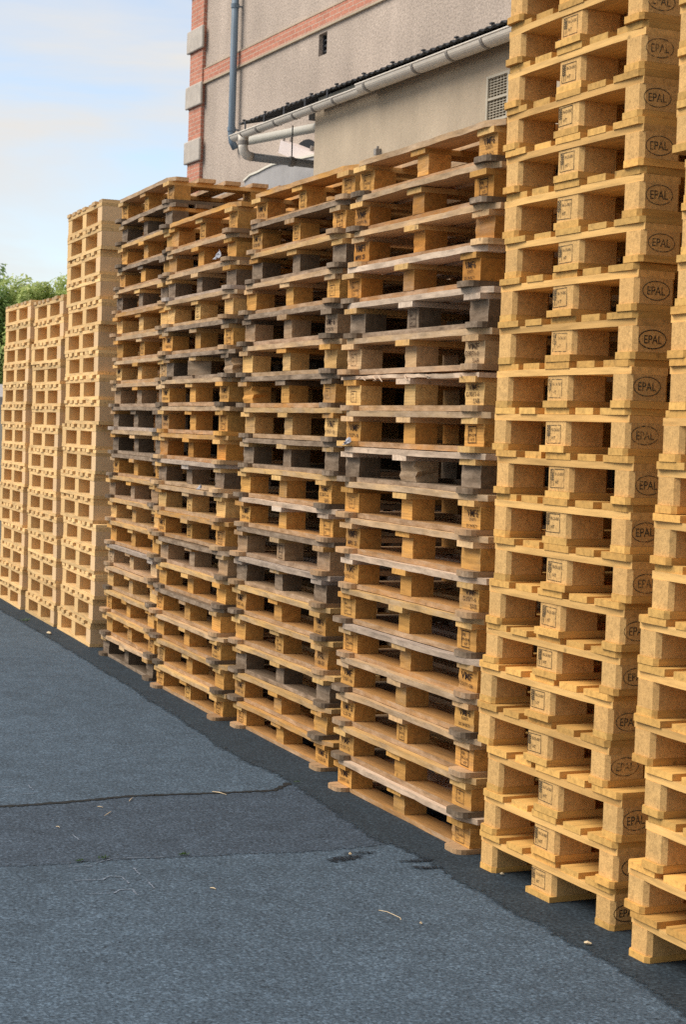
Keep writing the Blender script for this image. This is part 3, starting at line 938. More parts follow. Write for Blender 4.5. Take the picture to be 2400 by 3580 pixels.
def hash_(s):
    return sum((i + 3) * ord(c) for i, c in enumerate(s))


for st in ('B4', 'B3', 'B2', 'B1'):
    yaw, rows = ROWS[st]
    for k, (x, y, z, h) in enumerate(rows):
        weathered(st, k, x, y, z, h, yaw, VMF[st][k])

# ---- yellow pallets of pressed-chip blocks: 0.8 m end to the front, 1.2 m deep
EW, ED, EH = .8, 1.2, .1445
E1, E2, E3 = .022, .1005, .1225
re_ = random.Random(9)
XC = (.05, .40, .75)
YC = (.0725, .60, 1.1275)


def chslab(x0, x1, y0, y1, z0, z1, cl, cr, m, name):
    """a board along y, its outer front and back corners cut by cl (left) and cr (right)"""
    mb = MB()
    p = [(x0 + cl, y0), (x1 - cr, y0)] + ([(x1, y0 + cr)] if cr else []) + ([(x1, y1 - cr), (x1 - cr, y1)] if cr else [(x1, y1)]) + ([(x0 + cl, y1), (x0, y1 - cl), (x0, y0 + cl)] if cl else [(x0, y1)])
    mb.prism(p, z0, z1)
    return mb.v, mb.f


def deck_e(k):
    rr = random.Random(300 + k)
    mb = MB()
    x = 0
    for i, w in enumerate((.145, .10, .145, .10, .145)):
        dy = rr.uniform(-.010, .004)
        v, f = chslab(x, x + w, dy, ED + dy * .5, E3 + .0003, EH - .0004 - rr.uniform(0, .0008), .014 if i == 0 else 0, .014 if i == 4 else 0, None, '')
        mb.add(v, f)
        x += w + (EW - .635) / 4
    return mb.mesh('deck', M['wy'])


DECKE = [deck_e(k) for k in range(5)]


def strg_e(k):
    rr = random.Random(400 + k)
    mb = MB()
    mb.board_x(0, EW, -.004, .141, E2 + .0003, E3, seg=5, jy=.0012, jz=.0012, cham=.010, rnd=rr)
    return mb.mesh('stringer_board', M['wx'])


STRE = [strg_e(k) for k in range(4)]
BOTE = []
for k in range(3):
    v_, f_ = chslab(-.05, .05, -.012 + .005 * k, ED + .004, 0, E1 - .0003, .012, .012, None, '')
    mb = MB(); mb.add(v_, f_)
    BOTE.append(mb.mesh('bottom_board', M['wy']))
BOTM = []
for k in range(3):
    v_, f_ = chslab(-.0725, .0725, -.014 + .005 * k, ED + .004, 0, E1 - .0003, 0, 0, None, '')
    mb = MB(); mb.add(v_, f_)
    BOTM.append(mb.mesh('bottom_board', M['wy']))
BE1 = block_mesh('block', .10, .145, E2 - E1, M['chip'], ch=.013)
BE2 = block_mesh('block', .145, .145, E2 - E1, M['chip'], ch=.013)
INKS = ('ink_grey', 'ink_grey', 'ink_grey2', 'ink_grey3')
OVALS = [text_mesh([("EPAL", .001 * (i - 1), 0, .064, .025)], 0, 0, oval=(.049 + .0008 * i, .0295, .0024 + .0003 * i), right=True, ink=INKS[i]) for i in range(4)]
PLANTS = [text_mesh([("FR-CA-0067", .012, .014, .050, .010), ("HT", .0, -.012, .020, .011)], 0, 0, frame=(-.040, .042, -.030, .030, .0020), logo=(-.038, -.020, -.024, .026), ink=INKS[i]) for i in range(4)]


def yellow(stack, k, x, y, z, h, yaw, marked):
    rr = random.Random(hash_(stack) * 100 + k)
    root = empty('chip_block_pallet')
    ry = yaw + rr.uniform(-.35, .35)
    u = (math.cos(rad(ry)), math.sin(rad(ry)))
    a, d = EW / 2, ED / 2
    sx_ = 1.02
    root.location = (x + u[0] * a * sx_ - u[1] * d, y + u[1] * a * sx_ + u[0] * d, z)
    root.rotation_euler = (0, 0, rad(ry))
    root.scale = (sx_, 1, h / EH)
    nm = "yellow stack with oval stamps" if marked else "unstamped yellow stack standing before the oval-stamped one"
    where = "at ground level in the" if k == 0 else ORD[k + 1] + " from ground in the"
    tag(root, f"{'new yellow' if marked else 'plain yellow'} pallet {where} {nm}", 'pallet', 'new pallets with pressed chip blocks')
    base = jit(YELLOW, .06, rr)
    obj('deck', DECKE[rr.randrange(5)], root, (-a, -d, 0), c4(jit(base, .10, rr), 0))
    for q in (0, .5275, 1.055):
        obj('stringer_board', STRE[rr.randrange(4)], root, (-a, q - d, 0), c4(jit((.66, .385, .130), .07, rr), 0))
    for i, xc in enumerate(XC):
        obj('bottom_board', (BOTM if i == 1 else BOTE)[rr.randrange(3)], root, (xc - a, -d, 0), c4(jit(base, .12, rr), 0))
    for j, yc in enumerate(YC):
        for i, xc in enumerate(XC):
            blk = obj('block', BE2 if i == 1 else BE1, root, (xc - a, yc - d, E1 + .0002), c4(jit((.58, .345, .128), .07, rr), 1))
            if marked and j == 0 and i == 1:
                obj('stamp', PLANTS[rr.randrange(4)], blk, (-.014 + rr.uniform(-.009, .007), -.0725 - .0012, .040 + rr.uniform(-.005, .004)), rot=(0, rr.uniform(-.035, .035), 0))
            if marked and j == 0 and i == 2:
                obj('stamp', OVALS[rr.randrange(4)], blk, (.0512, rr.uniform(-.018, .004), .039 + rr.uniform(-.005, .004)), rot=(rr.uniform(-.05, .05), 0, 0))


for st in ('C', 'D'):
    yaw, rows = ROWS[st]
    for k, (x, y, z, h) in enumerate(rows):
        yellow(st, k, x, y, z, h, yaw, st == 'C')

# ---- pale new pallets at the far end: 1.05 m front
AW, AD, AH = 1.05, 1.0, .162
A1, A2, A3 = .023, .117, .139


def deck_a(k):
    rr = random.Random(500 + k)
    mb = MB()
    n = 7
    w = .094
    for i in range(n):
        x = i * (AW - w) / (n - 1)
        dy = rr.uniform(-.012, .004)
        mb.box(x, x + w, dy, AD + dy, A3 + .0003, AH - .0004)
    return mb.mesh('deck', M['wy'])


DECKA = [deck_a(k) for k in range(4)]


def brd_a(k, z0, z1, d, nm):
    rr = random.Random(600 + k)
    mb = MB()
    mb.board_x(0, AW, 0, d, z0, z1, seg=4, jy=.002, jz=.0006, rnd=rr)
    return mb.mesh(nm, M['wx'])


BOTA = [brd_a(k, .0003, A1 - .0003, .14, 'bottom_board') for k in range(3)]
STRA = [brd_a(k + 9, A2 + .0003, A3, .14, 'stringer_board') for k in range(3)]
BKA = [block_mesh('block', .125, .145, A2 - A1, M['chip2']), block_mesh('block', .115, .145, A2 - A1, M['chip2'])]
ANAME = {'A3': "the tall pale stack", 'A2': "the middle one of three pale stacks", 'A1': "the farthest pale stack"}


def pale(stack, k, n, x, y, z, h, yaw):
    rr = random.Random(hash_(stack) * 100 + k)
    root = empty('pale_pallet')
    ry = yaw + rr.uniform(-.4, .4)
    u = (math.cos(rad(ry)), math.sin(rad(ry)))
    a, d = AW / 2, AD / 2
    root.location = (x - u[0] * a - u[1] * d, y - u[1] * a + u[0] * d, z)
    root.rotation_euler = (0, 0, rad(ry))
    root.scale = (1, 1, h / AH)
    where = "on top of" if k == n - 1 else ("at ground level in" if k == 0 else ORD[k + 1] + " from ground in")
    tag(root, f"new pale wooden pallet {where} {ANAME[stack]}", 'pallet', 'pale new pallets in three far stacks')
    obj('deck', DECKA[rr.randrange(4)], root, (-a, -d, 0), c4(jit(FRESH, .08, rr), .0 if k < n - 1 else .45))
    for q in (0, .43, .86):
        obj('stringer_board', STRA[rr.randrange(3)], root, (-a, q - d, 0), c4(jit(FRESH, .08, rr), .05))
        obj('bottom_board', BOTA[rr.randrange(3)], root, (-a, q - d, 0), c4(jit(FRESH, .08, rr), .05))
    for j, yc in enumerate((.0745, .50, .9275)):
        for i, xc in enumerate((-a + .0625, 0, a - .0625)):
            obj('block', BKA[i == 1], root, (xc, yc - d, A1), c4(jit((.72, .48, .26) if i == 2 else FRESH, .07, rr), 1))


for st in ('A3', 'A2', 'A1'):
    yaw, rows = ROWS[st]
    for k, (x, y, z, h) in enumerate(rows):
        pale(st, k, len(rows), x, y, z, h, yaw)


# ---- a second row added right behind the front stacks to darken their gaps
def whole(name, w, d, h, m):
    mb = MB()
    for x in (0, .5, 1):
        for y in (0, .5, 1):
            cx, cy = (x - .5) * (w - .14), (y - .5) * (d - .1)
            mb.box(cx - .07, cx + .07, cy - .05, cy + .05, .022, .100)
        cx = (x - .5) * (w - .13)
        mb.box(cx - .06, cx + .06, -d / 2, d / 2, .1003, .122)
        mb.box(cx - .06, cx + .06, -d / 2, d / 2, 0, .0217)
    for i in range(7):
        y = -d / 2 + i * (d - .1) / 6
        mb.box(-w / 2, w / 2, y, y + .1, .1223, h - .0006)
    return mb.mesh(name, m)


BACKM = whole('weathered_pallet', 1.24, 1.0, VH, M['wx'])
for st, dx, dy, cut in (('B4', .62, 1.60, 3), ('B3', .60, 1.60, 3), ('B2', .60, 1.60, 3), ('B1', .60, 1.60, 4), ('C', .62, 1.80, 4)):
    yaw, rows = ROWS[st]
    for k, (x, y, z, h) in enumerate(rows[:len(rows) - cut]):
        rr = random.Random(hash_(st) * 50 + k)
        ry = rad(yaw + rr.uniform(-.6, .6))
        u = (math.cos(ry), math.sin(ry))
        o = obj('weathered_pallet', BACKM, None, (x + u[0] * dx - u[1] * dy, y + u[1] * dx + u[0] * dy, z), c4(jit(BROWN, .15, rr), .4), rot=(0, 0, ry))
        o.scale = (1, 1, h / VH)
        tag(o, 'added pallet behind the front stacks, there to darken their gaps', 'pallet', 'pallets in the added second row')

# ------------------------------------------------------------------ the tall rendered building behind
XL, XR, YW, ZT = -20.60, 9.0, 6.5, 11.5
bld = empty('rendered_building', (XL, YW, 0))
tag(bld, "tall roughcast building with brick corner, stone quoins and brick band", 'building')
O = (-XL, -YW, 0)


def bpart(name, mb, mats, parent=None, color=None, smooth=False):
    return obj(name, mb.mesh(name, mats, smooth), parent or bld, O if (parent is None or parent is bld) else (0, 0, 0), color)


wx0, wx1, wz0, wz1 = -15.86, -15.60, 6.43, 6.72           # the little opening
mb = MB()
for q in ((XL + .02, wx0, 0, ZT), (wx1, XR, 0, ZT), (wx0, wx1, 0, wz0), (wx0, wx1, wz1, ZT)):
    mb.box(q[0], q[1], YW, YW + .35, q[2], q[3])
mb.box(XL + .02, XL + .37, YW + .35, YW + 9, 0, ZT)
mb.box(XR - .35, XR, YW + .35, YW + 9, 0, ZT)
mb.box(XL + .02, XR, YW + 9, YW + 9.35, 0, ZT)
bpart('wall', mb, M['rough'])
mb = MB()
mb.box(XL - .1, XR + .1, YW - .15, YW + 9.5, ZT, ZT + .3)
bpart('roof', mb, M['roof'])
win = MB()
win.box(wx0, wx1, YW + .10, YW + .14, wz0, wz1)
w_ = bpart('window', win, M['dark'])
fr = MB()
for i in range(1, 4):
    zz = wz0 + (wz1 - wz0) * i / 4
    fr.box(wx0 + .02, wx1 - .02, YW + .07, YW + .10, zz - .012, zz + .012)
fr.box(wx0, wx0 + .02, YW + .06, YW + .10, wz0, wz1)
fr.box(wx1 - .02, wx1, YW + .06, YW + .10, wz0, wz1)
bpart('frame', fr, M['iron'], w_)
mb = MB()
mb.box(XL, -20.06, YW - .055, YW - .001, 0, ZT)
mb.box(XL, XL + .019, YW - .001, YW + .5, 0, ZT)
bpart('brick_pier', mb, M['brick'])
for zc in (8.345, 7.485, 6.622, 5.765, 4.905, 4.045):
    mb = MB()
    b0, b1 = zc - .175, zc + .175
    mb.box(XL - .07, -19.985, YW - .10, YW - .056, b0, b1)
    mb.box(XL - .07, XL - .001, YW - .056, YW + .45, b0, b1)
    s = bpart('quoin_stone', mb, M['stone'])
    bv = s.modifiers.new('bevel', 'BEVEL')
    bv.width = .045
    bv.segments = 4
mb = MB()
mb.box(-20.058, XR, YW - .028, YW - .001, 6.795, 6.99)
bpart('brick_band', mb, M['brick'])
mb = MB()
mb.box(-20.058, XR, YW - .036, YW - .001, 6.765, 6.794)
mb.box(-20.058, XR, YW - .034, YW - .001, 6.991, 7.008)
bpart('band_trim', mb, M['smooth'])
mb = MB()
px = -18.62
mb.tube([(px, YW - .11, 9.5), (px, YW - .11, 5.80), (px + .01, YW - .10, 5.68), (px + .03, YW - .05, 5.58)], .052, 14)
dp = bpart('drainpipe', mb, M['zinc'], smooth=True)
for zc in (9.1, 7.65, 5.86):
    mb = MB()
    mb.tube([(px, YW - .11, zc - .03), (px, YW - .11, zc + .03)],   .062, 14)
    mb.box(px - .012, px + .012, YW - .10, YW + .0, zc - .01, zc + .01)
    bpart('pipe_clip', mb, M['zinc'], dp)
# arched opening with its dark reveal, and the pale duct that leaves it
mb = MB()
ax, az, ar = -16.2, 5.03, .52
pts = [(ax - ar, az - .9), (ax + ar, az - .9)] + [(ax + ar * math.cos(rad(t)), az + .36 * math.sin(rad(t))) for t in range(0, 181, 12)]
mb.add([(x, YW - .004, z) for x, z in pts], [tuple(range(len(pts)))])
mb.add([(x, YW - .004, z) for x, z in pts] + [(x, YW + .2, z) for x, z in pts], [(i, (i + 1) % len(pts), len(pts) + (i + 1) % len(pts), len(pts) + i) for i in range(len(pts))])
bpart('arched_opening', mb, M['dark'])
mb = MB()
a_, b_ = Vector((-16.18, 6.2, 5.255)), Vector((-15.25, 6.34, 4.95))
dv = (b_ - a_).normalized()
up = Vector((0, 0, 1)) - dv * dv.z
up.normalize()
sd = dv.cross(up)
v = []
for p in (a_, b_):
    for i, j in ((-1, -1), (1, -1), (1, 1), (-1, 1)):
        v.append(p + sd * .09 * i + up * .085 * j)
mb.add(v, [(0, 1, 2, 3), (7, 6, 5, 4), (0, 4, 5, 1), (1, 5, 6, 2), (2, 6, 7, 3), (3, 7, 4, 0)])
du = bpart('duct', mb, M['duct'])
mb = MB()
for p, q, r_ in ((.03, -.05, .018), (.03, .06, .018), (.66, 0, .03)):
    mb = MB()
    s_ = a_ + dv * p + sd * q + up * .086
    mb.tube([s_, s_ + up * .06], r_, 8)
    bpart('bolt', mb, M['pvc_d'], du)

# low concrete flank wall in front of the building, its sloping top with a pale coping
fl = empty('flank_wall', (-16.3, 6.1, 0))
tag(fl, "low grey concrete wall with a sloping pale coping beneath the grey pipe", 'wall')
top = [(-17.3, 4.86), (-17.2, 4.94), (-16.95, 4.955), (-16.7, 4.975), (-16.45, 5.03), (-16.2, 5.02), (-15.0, 4.96)]
top = [(-17.22, 4.90), (-17.0, 4.955), (-16.72, 4.965), (-16.45, 4.99), (-16.2, 5.005), (-15.6, 4.98), (-14.0, 4.92)]
n = len(top)
mb = MB()
v = [(x, 6.05, 0) for x, z in top] + [(x, 6.05, z) for x, z in top] + [(x, 6.4, 0) for x, z in top] + [(x, 6.4, z) for x, z in top]
f = [(0, n, 3 * n, 2 * n), (n - 1, 3 * n - 1, 4 * n - 1, 2 * n - 1)]
for i in range(n - 1):
    f += [(i, i + 1, n + i + 1, n + i), (n + i, n + i + 1, 3 * n + i + 1, 3 * n + i), (2 * n + i, 3 * n + i, 3 * n + i + 1, 2 * n + i + 1)]
mb.add(v, f)
obj('wall', mb.mesh('wall', M['conc']), fl, (16.3, -6.1, 0))
mb = MB()
v = [(x, y, z + dz) for (x, z) in top for (y, dz) in ((6.03, .001), (6.42, .001), (6.42, .028), (6.03, .028))]
f = [(0, 1, 2, 3), (4 * n - 1, 4 * n - 2, 4 * n - 3, 4 * n - 4)]
for i in range(n - 1):
    for k in range(4):
        k2 = (k + 1) % 4
        f.append((4 * i + k, 4 * i + 4 + k, 4 * i + 4 + k2, 4 * i + k2))
mb.add(v, f)
obj('coping', mb.mesh('coping', M['cream']), fl, (16.3, -6.1, 0))

# ------------------------------------------------------------------ the low annex with its gutter
an = empty('annex_building', (-11.3, 4.5, 0))
tag(an, "low smooth-rendered annex with dark corrugated roof and pale gutter", 'building')
AO = (11.3, -4.5, 0)


def apart(name, mb, mats, parent=None, smooth=False):
    return obj(name, mb.mesh(name, mats, smooth), parent or an, AO if parent is None else (0, 0, 0))


AXL, AY = -11.60, 4.55
vx0, vx1, vz0, vz1 = -8.0, -7.25, 4.20, 4.60
mb = MB()
for q in ((AXL, vx0, 0, 4.92), (vx1, 5.0, 0, 4.92), (vx0, vx1, 0, vz0), (vx0, vx1, vz1, 4.95)):
    mb.box(q[0], q[1], AY, AY + .25, q[2], q[3])
mb.box(AXL, AXL + .25, AY + .25, 6.0, 0, 4.92)
apart('wall', mb, M['smooth'])
mb = MB()
nx = 260
x0, x1 = -13.45, 4.0
v, f = [], []
for i in range(nx * 2 + 1):
    x = x0 + (x1 - x0) * i / (nx * 2)
    w = .012 * math.cos(2 * math.pi * (x - x0) / .125)
    for (y, z) in ((4.42, 4.975), (6.46, 5.47)):
        v += [(x, y, z + w), (x, y, z + w - .008)]
for i in range(nx * 2):
    a, b = 4 * i, 4 * i + 4
    f += [(a, b, b + 2, a + 2), (a + 1, a + 3, b + 3, b + 1), (a, a + 1, b + 1, b)]
mb.add(v, f)
rf = apart('roof', mb, M['roof'])
mb = MB()
x = -13.4
while x < 3:
    mb.tube([(x, 4.47, 4.985), (x, 4.47, 5.025)], .007, 6)
    mb.box(x - .022, x + .022, 4.455, 4.485, 5.012, 5.024)
    x += .62
apart('roof_hook', mb, M['iron'], rf)
mb = MB()
mb.box(-11.4, 4.0, 4.49, 4.515, 4.85, 4.955)
apart('fascia', mb, M['fascia'])
mb = MB()
mb.box(-12.1, AXL - .01, 4.70, 4.78, 4.85, 4.91)
apart('rafter', mb, M['greyw'])
mb = MB()
mb.tube([(-15.53, 5.4, 5.17), (-13.4, 5.4, 5.035), (-11.6, 5.4, 4.92)], .055, 12)
apart('eave_pipe', mb, M['cream2'], smooth=True)


def gutter(x0, x1, y, zt, r, m):
    mb = MB()
    n = 14
    v, f = [], []
    for x in (x0, x1):
        for k in range(n + 1):
            a = math.pi * (1 + k / n)
            v.append((x, y + r * math.cos(a), zt + r * math.sin(a)))
        for k in range(n + 1):
            a = math.pi * (2 - k / n)
            v.append((x, y + (r - .005) * math.cos(a), zt + (r - .005) * math.sin(a)))
    L = 2 * (n + 1)
    for k in range(L):
        f.append((k, (k + 1) % L, L + (k + 1) % L, L + k))
    f += [tuple(range(L - 1, -1, -1)), tuple(range(L, 2 * L))]
    mb.add(v, f)
    mb.tube([(x0, y - r, zt), (x1, y - r, zt)], .009, 8)
    for x in (x0, x1):                                    # stop ends
        mb.add([(x, y + r * math.cos(math.pi * (1 + k / n)), zt + r * math.sin(math.pi * (1 + k / n))) for k in range(n + 1)], [tuple(range(n + 1))])
    return mb


def collar(x, y, zt, r):
    mb = MB()
    n = 14
    v = []
    for dx in (-.02, .02):
        for k in range(n + 1):
            a = math.pi * (1 + k / n)
            v.append((x + dx, y + r * math.cos(a), zt + r * math.sin(a)))
    mb.add(v, [(k, k + 1, n + 2 + k, n + 1 + k) for k in range(n)])
    return mb


g1 = apart('gutter', gutter(-13.56, -10.0, 4.42, 4.85, .060, 'pvc'), M['pvc'])
g2 = apart('gutter', gutter(-10.17, 2.0, 4.40, 4.868, .082, 'pvc'), M['pvc'])
for x in (-13.25, -12.8, -12.3, -11.8, -11.3, -10.8):
    apart('gutter_bracket', collar(x, 4.42, 4.85, .0655), M['pvc_d'], g1)
for x in (-10.0, -9.0, -8.35, -7.75, -6.6, -5.4):
    apart('gutter_bracket', collar(x, 4.40, 4.868, .0885), M['pvc_d'], g2)
mb = MB()
for x in (-13.2, -12.65, -12.1, -11.55, -11.0):
    mb.box(x - .012, x + .012, 4.40, 4.412, 4.84, 4.97)
apart('gutter_strap', mb, M['iron'])
mb = MB()
ex, ey = -13.28, 4.42
mb.tube([(ex, ey, 4.83), (ex, ey, 4.72)], [.062, .056], 14)
mb.tube([(ex, ey, 4.73), (ex, ey, 4.69), (ex, ey + .012, 4.64), (ex, ey + .05, 4.602), (ex, ey + .11, 4.59)], .055, 14)
dw = apart('downpipe', mb, M['pvc'], smooth=True)
mb = MB()
mb.tube([(ex, ey + .10, 4.59), (ex, 6.48, 4.57)], .048, 14)
apart('horizontal_pipe', mb, M['pvc_g'], dw, smooth=True)
mb = MB()
mb.tube([(ex, ey, 4.72), (ex, ey, 4.76)], .062, 14)
mb.tube([(ex, 5.0, 4.585), (ex, 5.05, 4.585)], .060, 14)
apart('pipe_clip', mb, M['pvc_d'], dw)
mb = MB()
mb.tube([(ex, 5.03, 4.58), (ex, 5.03, 5.0)], .008, 6)
apart('hanger_rod', mb, M['iron'], dw)
vg = MB()
vg.box(vx0, vx1, AY + .10, AY + .12, vz0, vz1)
vent = apart('vent_grille', vg, M['dark'])
mb = MB()
for x in (vx0, (vx0 + vx1) / 2 - .02, vx1 - .03):
    mb.box(x, x + .03, AY - .012, AY + .03, vz0, vz1)
for z in (vz0, (vz0 + vz1) / 2 - .012, vz1 - .02):
    mb.box(vx0 + .031, vx1 - .031, AY - .010, AY + .03, z, z + .022)
nn = 17
for i in range(1, nn):
    z = vz0 + (vz1 - vz0) * i / nn
    mb.box(vx0 + .03, vx1 - .03, AY + .002, AY + .02, z - .0028, z + .0028)
for i in range(1, 14):
    x = vx0 + (vx1 - vx0) * i / 14
    mb.box(x - .003, x + .003, AY + .004, AY + .022, vz0, vz1)
apart('slats', mb, M['white'], vent)
mb = MB()
mb.box(-10.06, -10.01, AY - .06, AY - .001, 4.19, 4.25)
mb.tube([(-10.035, AY - .03, 4.25), (-10.035, AY - .03, 4.275)], .014, 8)
apart('junction_box', mb, M['pvc_d'])

# ------------------------------------------------------------------ beyond the far end: trees, bank, shed, low wall
def crown(center, radii, n, seed, size, clumps=16):
    rr = random.Random(seed)
    cs = []
    for i in range(clumps):
        while True:
            p = Vector((rr.uniform(-1, 1), rr.uniform(-1, 1), rr.uniform(-.9, 1)))
            if p.length < 1:
                break
        cs.append((Vector((p.x * radii[0], p.y * radii[1], p.z * radii[2])) * .86, rr.uniform(.22, .42)))
    v, f = [], []
    for i in range(n):
        c, cr_ = cs[rr.randrange(clumps)]
        d = Vector((rr.gauss(0, 1), rr.gauss(0, 1), rr.gauss(0, 1)))
        d.normalize()
        p = Vector(center) + c + d * cr_ * min(radii) * rr.uniform(.45, 1.25) * Vector((1, 1, 1)).length / 1.7
        t = Vector((rr.gauss(0, 1), rr.gauss(0, 1), rr.gauss(0, .6))).normalized()
        nrm = (d + Vector((rr.gauss(0, .5), rr.gauss(0, .5), rr.gauss(.4, .5)))).normalized()
        b = nrm.cross(t)
        if b.length < .1:
            continue
        b.normalize()
        t = b.cross(nrm)
        s = size * rr.uniform(.6, 1.4)
        k = len(v)
        v += [tuple(p - t * s), tuple(p + b * s * .45), tuple(p + t * s), tuple(p - b * s * .45)]
        f.append((k, k + 1, k + 2, k + 3))
    me = bpy.data.meshes.new('crown')
    me.from_pydata(v, [], f)
    return me


def tree(base, center, radii, n, seed, size, m, label, clumps=18):
    root = empty('broadleaf_tree', base)
    tag(root, label, 'tree', 'trees beyond the far stacks')
    me = crown(tuple(Vector(center) - Vector(base)), radii, n, seed, size, clumps)
    me.materials.append(m)
    obj('crown', me, root)
    rr = random.Random(seed + 1)
    mb = MB()
    c = Vector(center) - Vector(base)
    mb.tube([(0, 0, -.1), (c.x * .3, c.y * .3, c.z * .45), (c.x * .7, c.y * .7, c.z * .8), tuple(c)], [.20, .15, .11, .06], 10)
    for i in range(7):
        a = rr.uniform(0, 6.28)
        st_ = Vector((c.x * .6, c.y * .6, c.z * rr.uniform(.5, .9)))
        e = st_ + Vector((math.cos(a) * radii[0] * .7, math.sin(a) * radii[1] * .7, radii[2] * rr.uniform(.1, .7)))
        mb.tube([st_, (st_ + e) / 2 + Vector((0, 0, .06)), e], [.07, .045, .02], 7)
    obj('trunk', mb.mesh('trunk', M['bark']), root)
    return root


tree((-28.6, 4.9, 0), (-28.6, 4.9, 3.05), (1.7, 1.3, 1.5), 26000, 3, .055, M['leaf_d'], "dark green tree at the far left edge behind the stacks", 26)
tree((-27.4, 5.9, 0), (-27.4, 5.85, 3.05), (1.5, 1.0, 1.30), 26000, 8, .05, M['leaf_l'], "sunlit pale green tree with feathery top beyond the farthest stack", 22)
tree((-23.9, 5.25, 0), (-23.9, 5.25, 3.25), (1.15, .75, .92), 16000, 12, .04, M['leaf_l'], "light green tree showing between the farthest stacks and the building", 20)
# pale bank wall, shed and shrub seen in the sliver left of the stacks
mb = MB()
mb.box(-34, -33.6, -8, 12, 0, 2.9)
tag(obj('retaining_wall', mb.mesh('retaining_wall', M['greyr'])), "pale grey retaining wall glimpsed beyond the farthest stack", 'wall')
sh = empty('shed', (-13.8, 1.6, 0))
tag(sh, "cream-walled shed with a sloping pale roof behind the farthest stack", 'shed')
mb = MB()
mb.box(-1.6, 1.0, -.4, 2.2, 0, 1.62)
obj('wall', mb.mesh('wall', M['cream']), sh)
mb = MB()
mb.add([(-1.75, -.5, 1.85), (1.1, -.5, 1.66), (1.1, 2.3, 1.66), (-1.75, 2.3, 1.85), (-1.75, -.5, 1.92), (1.1, -.5, 1.73), (1.1, 2.3, 1.73), (-1.75, 2.3, 1.92)],
       [(0, 3, 2, 1), (4, 5, 6, 7), (0, 1, 5, 4), (1, 2, 6, 5), (2, 3, 7, 6), (3, 0, 4, 7)])
obj('roof', mb.mesh('roof', M['conc']), sh)
sb = empty('shrub', (-12.6, .95, 0))
tag(sb, "small bright green shrub at the far left picture edge", 'shrub')
me = crown((0, 0, .85), (.55, .45, .45), 2600, 21, .03, 12)
me.materials.append(M['leaf_l'])
obj('foliage', me, sb)
mb = MB()
mb.tube([(0, 0, -.02), (.02, 0, .5), (0, .02, .9)], [.03, .022, .012], 7)
obj('stem', mb.mesh('stem', M['bark']), sb)
mb = MB()
mb.box(-14.0, -12.2, .40, .52, 0, .72)
tag(obj('low_wall', mb.mesh('low_wall', M['greyr'])), "low dark grey wall at the left edge behind the farthest stack", 'wall')

# ------------------------------------------------------------------ small things lying about
def splinter(p, q, r, z, label, m='chip_pale'):
    mb = MB()
    p, q = Vector((*p, z + r)), Vector((*q, z + r))
    mid = (p + q) / 2 + Vector((R.uniform(-.004, .004), R.uniform(-.004, .004), .002))
    mb.tube([p, mid, q], [r * .6, r, r * .4], 5)
    return tag(obj('wood_splinter', mb.mesh('wood_splinter', M[m])), label, 'splinter', 'splinters of wood on the asphalt')


splinter((-1.412, -.436), (-1.34, -.402), .0022, .003, "longest pale splinter lying on the dark crack")
splinter((-1.129, -.985), (-1.192, -.938), .0018, .003, "pale splinter on the dark patch just below the crack")
splinter((-1.34, -.816), (-1.40, -.781), .0018, .003, "thin splinter standing out across the crack")
splinter((-1.287, -.963), (-1.266, -.947), .0018, .003, "tiny splinter between crack and slanting splinter")
splinter((-.057, -.971), (-.036, -.960), .0025, .0, "short pale chip alone on the near asphalt")
splinter((-1.013, -1.208), (-.996, -1.199), .0018, .003, "tiny chip at the left of the dark patch")
splinter((.879, -.15), (.895, -.135), .006, .002, "pale chip on the strip edge before the right-hand yellow stacks")
splinter((-.269, -.369), (-.262, -.362), .005, .010, "pale crumb on the oily stain")
splinter((.112, .02), (.12, .03), .004, .004, "pale crumb beside the left foot of the oval-stamped stack")
splinter((.53, -.515), (.535, -.51), .004, 0, "white crumb on the near asphalt below the oval-stamped stack")
splinter((-6.6, .347), (-6.56, .36), .012, .0, "pale chip at the strip edge before the pale stacks")
mb = MB()
mb.tube([(.35, -.565, .001), (.38, -.55, .0025), (.41, -.543, .001), (.45, -.54, .0015), (.468, -.548, .001)], .0011, 5)
tag(obj('straw', mb.mesh('straw', M['chip_pale'])), "thin curved straw on the near asphalt", 'straw')


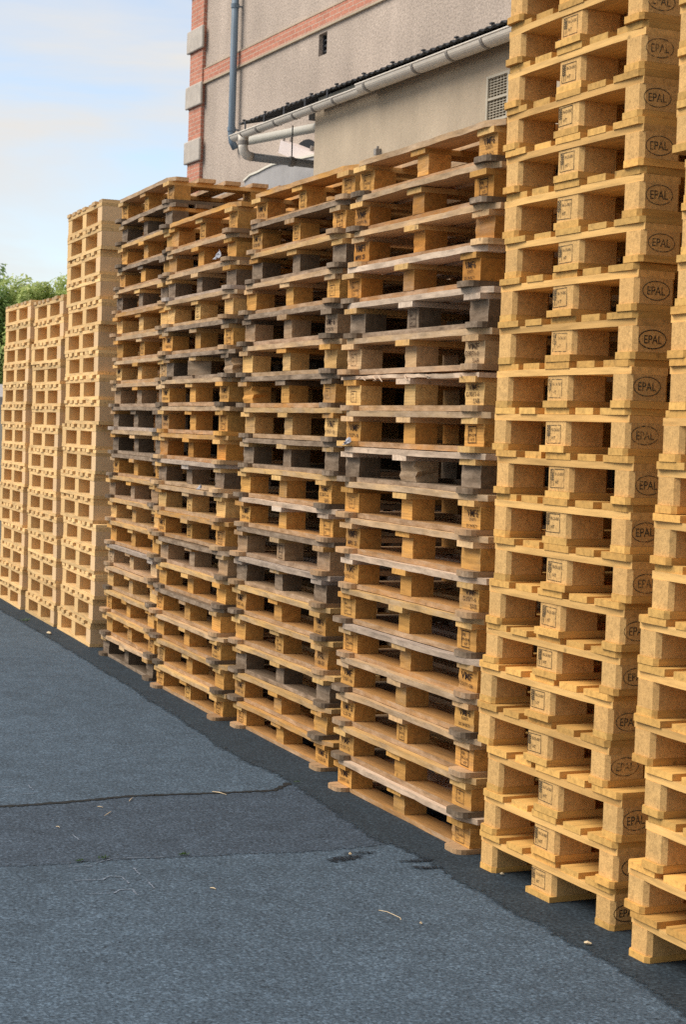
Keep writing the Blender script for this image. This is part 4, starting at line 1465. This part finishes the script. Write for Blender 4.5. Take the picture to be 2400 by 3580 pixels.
def weed(p, n, s, z, label, seed):
    rr = random.Random(seed)
    v, f = [], []
    for i in range(n):
        a = rr.uniform(0, 6.28)
        L = s * rr.uniform(.5, 1.2)
        b = Vector((rr.uniform(-.4, .4) * s, rr.uniform(-1, 1) * s, 0))
        d = Vector((math.cos(a), math.sin(a), rr.uniform(.3, 1.1))).normalized()
        sd_ = d.cross(Vector((0, 0, 1))).normalized()
        k = len(v)
        v += [tuple(b - sd_ * L * .10), tuple(b + d * L * .5 - sd_ * L * .16), tuple(b + d * L), tuple(b + d * L * .5 + sd_ * L * .16)]
        f.append((k, k + 1, k + 2, k + 3))
    me = bpy.data.meshes.new('weed')
    me.from_pydata(v, [], f)
    me.materials.append(M['weed'])
    return tag(obj('weed', me, None, (p[0], p[1], z)), label, 'weed', 'weeds in the seams of the asphalt')


weed((-.483, -.904), 26, .016, .003, "small weed tuft in the lower seam", 1)
weed((-.521, -1.185), 22, .016, .003, "brightest weed in the left part of the lower seam", 2)
weed((-.513, -1.27), 26, .014, .003, "flat dull weed left of the bright weed", 3)
weed((-7.393, .40), 20, .03, .004, "tiny weed at the strip edge before the pale stacks", 4)
weed((-1.478, -.03), 20, .012, .006, "dry weed where the crack meets the strip", 5)


def scrap(pts, th, m, label, cat, name):
    mb = MB()
    n = len(pts)
    mb.add([(x, y, z) for x, y, z in pts] + [(x + .001, y + th, z) for x, y, z in pts],
           [tuple(range(n)), tuple(range(2 * n - 1, n - 1, -1))] + [(i, n + i, n + (i + 1) % n, (i + 1) % n) for i in range(n)])
    return tag(obj(name, mb.mesh(name, M[m])), label, cat)


scrap([(-1.93, .245, 1.215), (-1.865, .242, 1.215), (-1.865, .242, 1.285), (-1.93, .245, 1.285)], .002, 'plastic', "white plastic sheet caught behind a block of a weathered stack", 'plastic', 'plastic_sheet')


def film(p, s, label, seed):
    rr = random.Random(seed)
    mb = MB()
    n = 5
    v = [(p[0] + (i / n - .5) * s * 1.6 + rr.uniform(-.1, .1) * s, p[1] + rr.uniform(-.01, .005) + (j / n - .5) * .02, p[2] + (j / n) * s * (.3 + .7 * math.sin(i / n * 3.1)) + rr.uniform(-.1, .1) * s) for j in range(n + 1) for i in range(n + 1)]
    f = [(j * (n + 1) + i, j * (n + 1) + i + 1, (j + 1) * (n + 1) + i + 1, (j + 1) * (n + 1) + i) for j in range(n) for i in range(n)]
    mb.add(v, f)
    return tag(obj('torn_film', mb.mesh('torn_film', M['film'])), label, 'plastic film', 'torn film stuck to the weathered pallets')


film((-3.12, .185, 2.345), .05, "grey film tuft hanging at a corner of a weathered stack", 1)
film((-3.30, .19, 1.165), .03, "crumpled film on a low deck edge of a weathered stack", 2)
film((-1.30, .07, 1.44), .03, "white film scrap on a deck of the nearest weathered stack", 3)
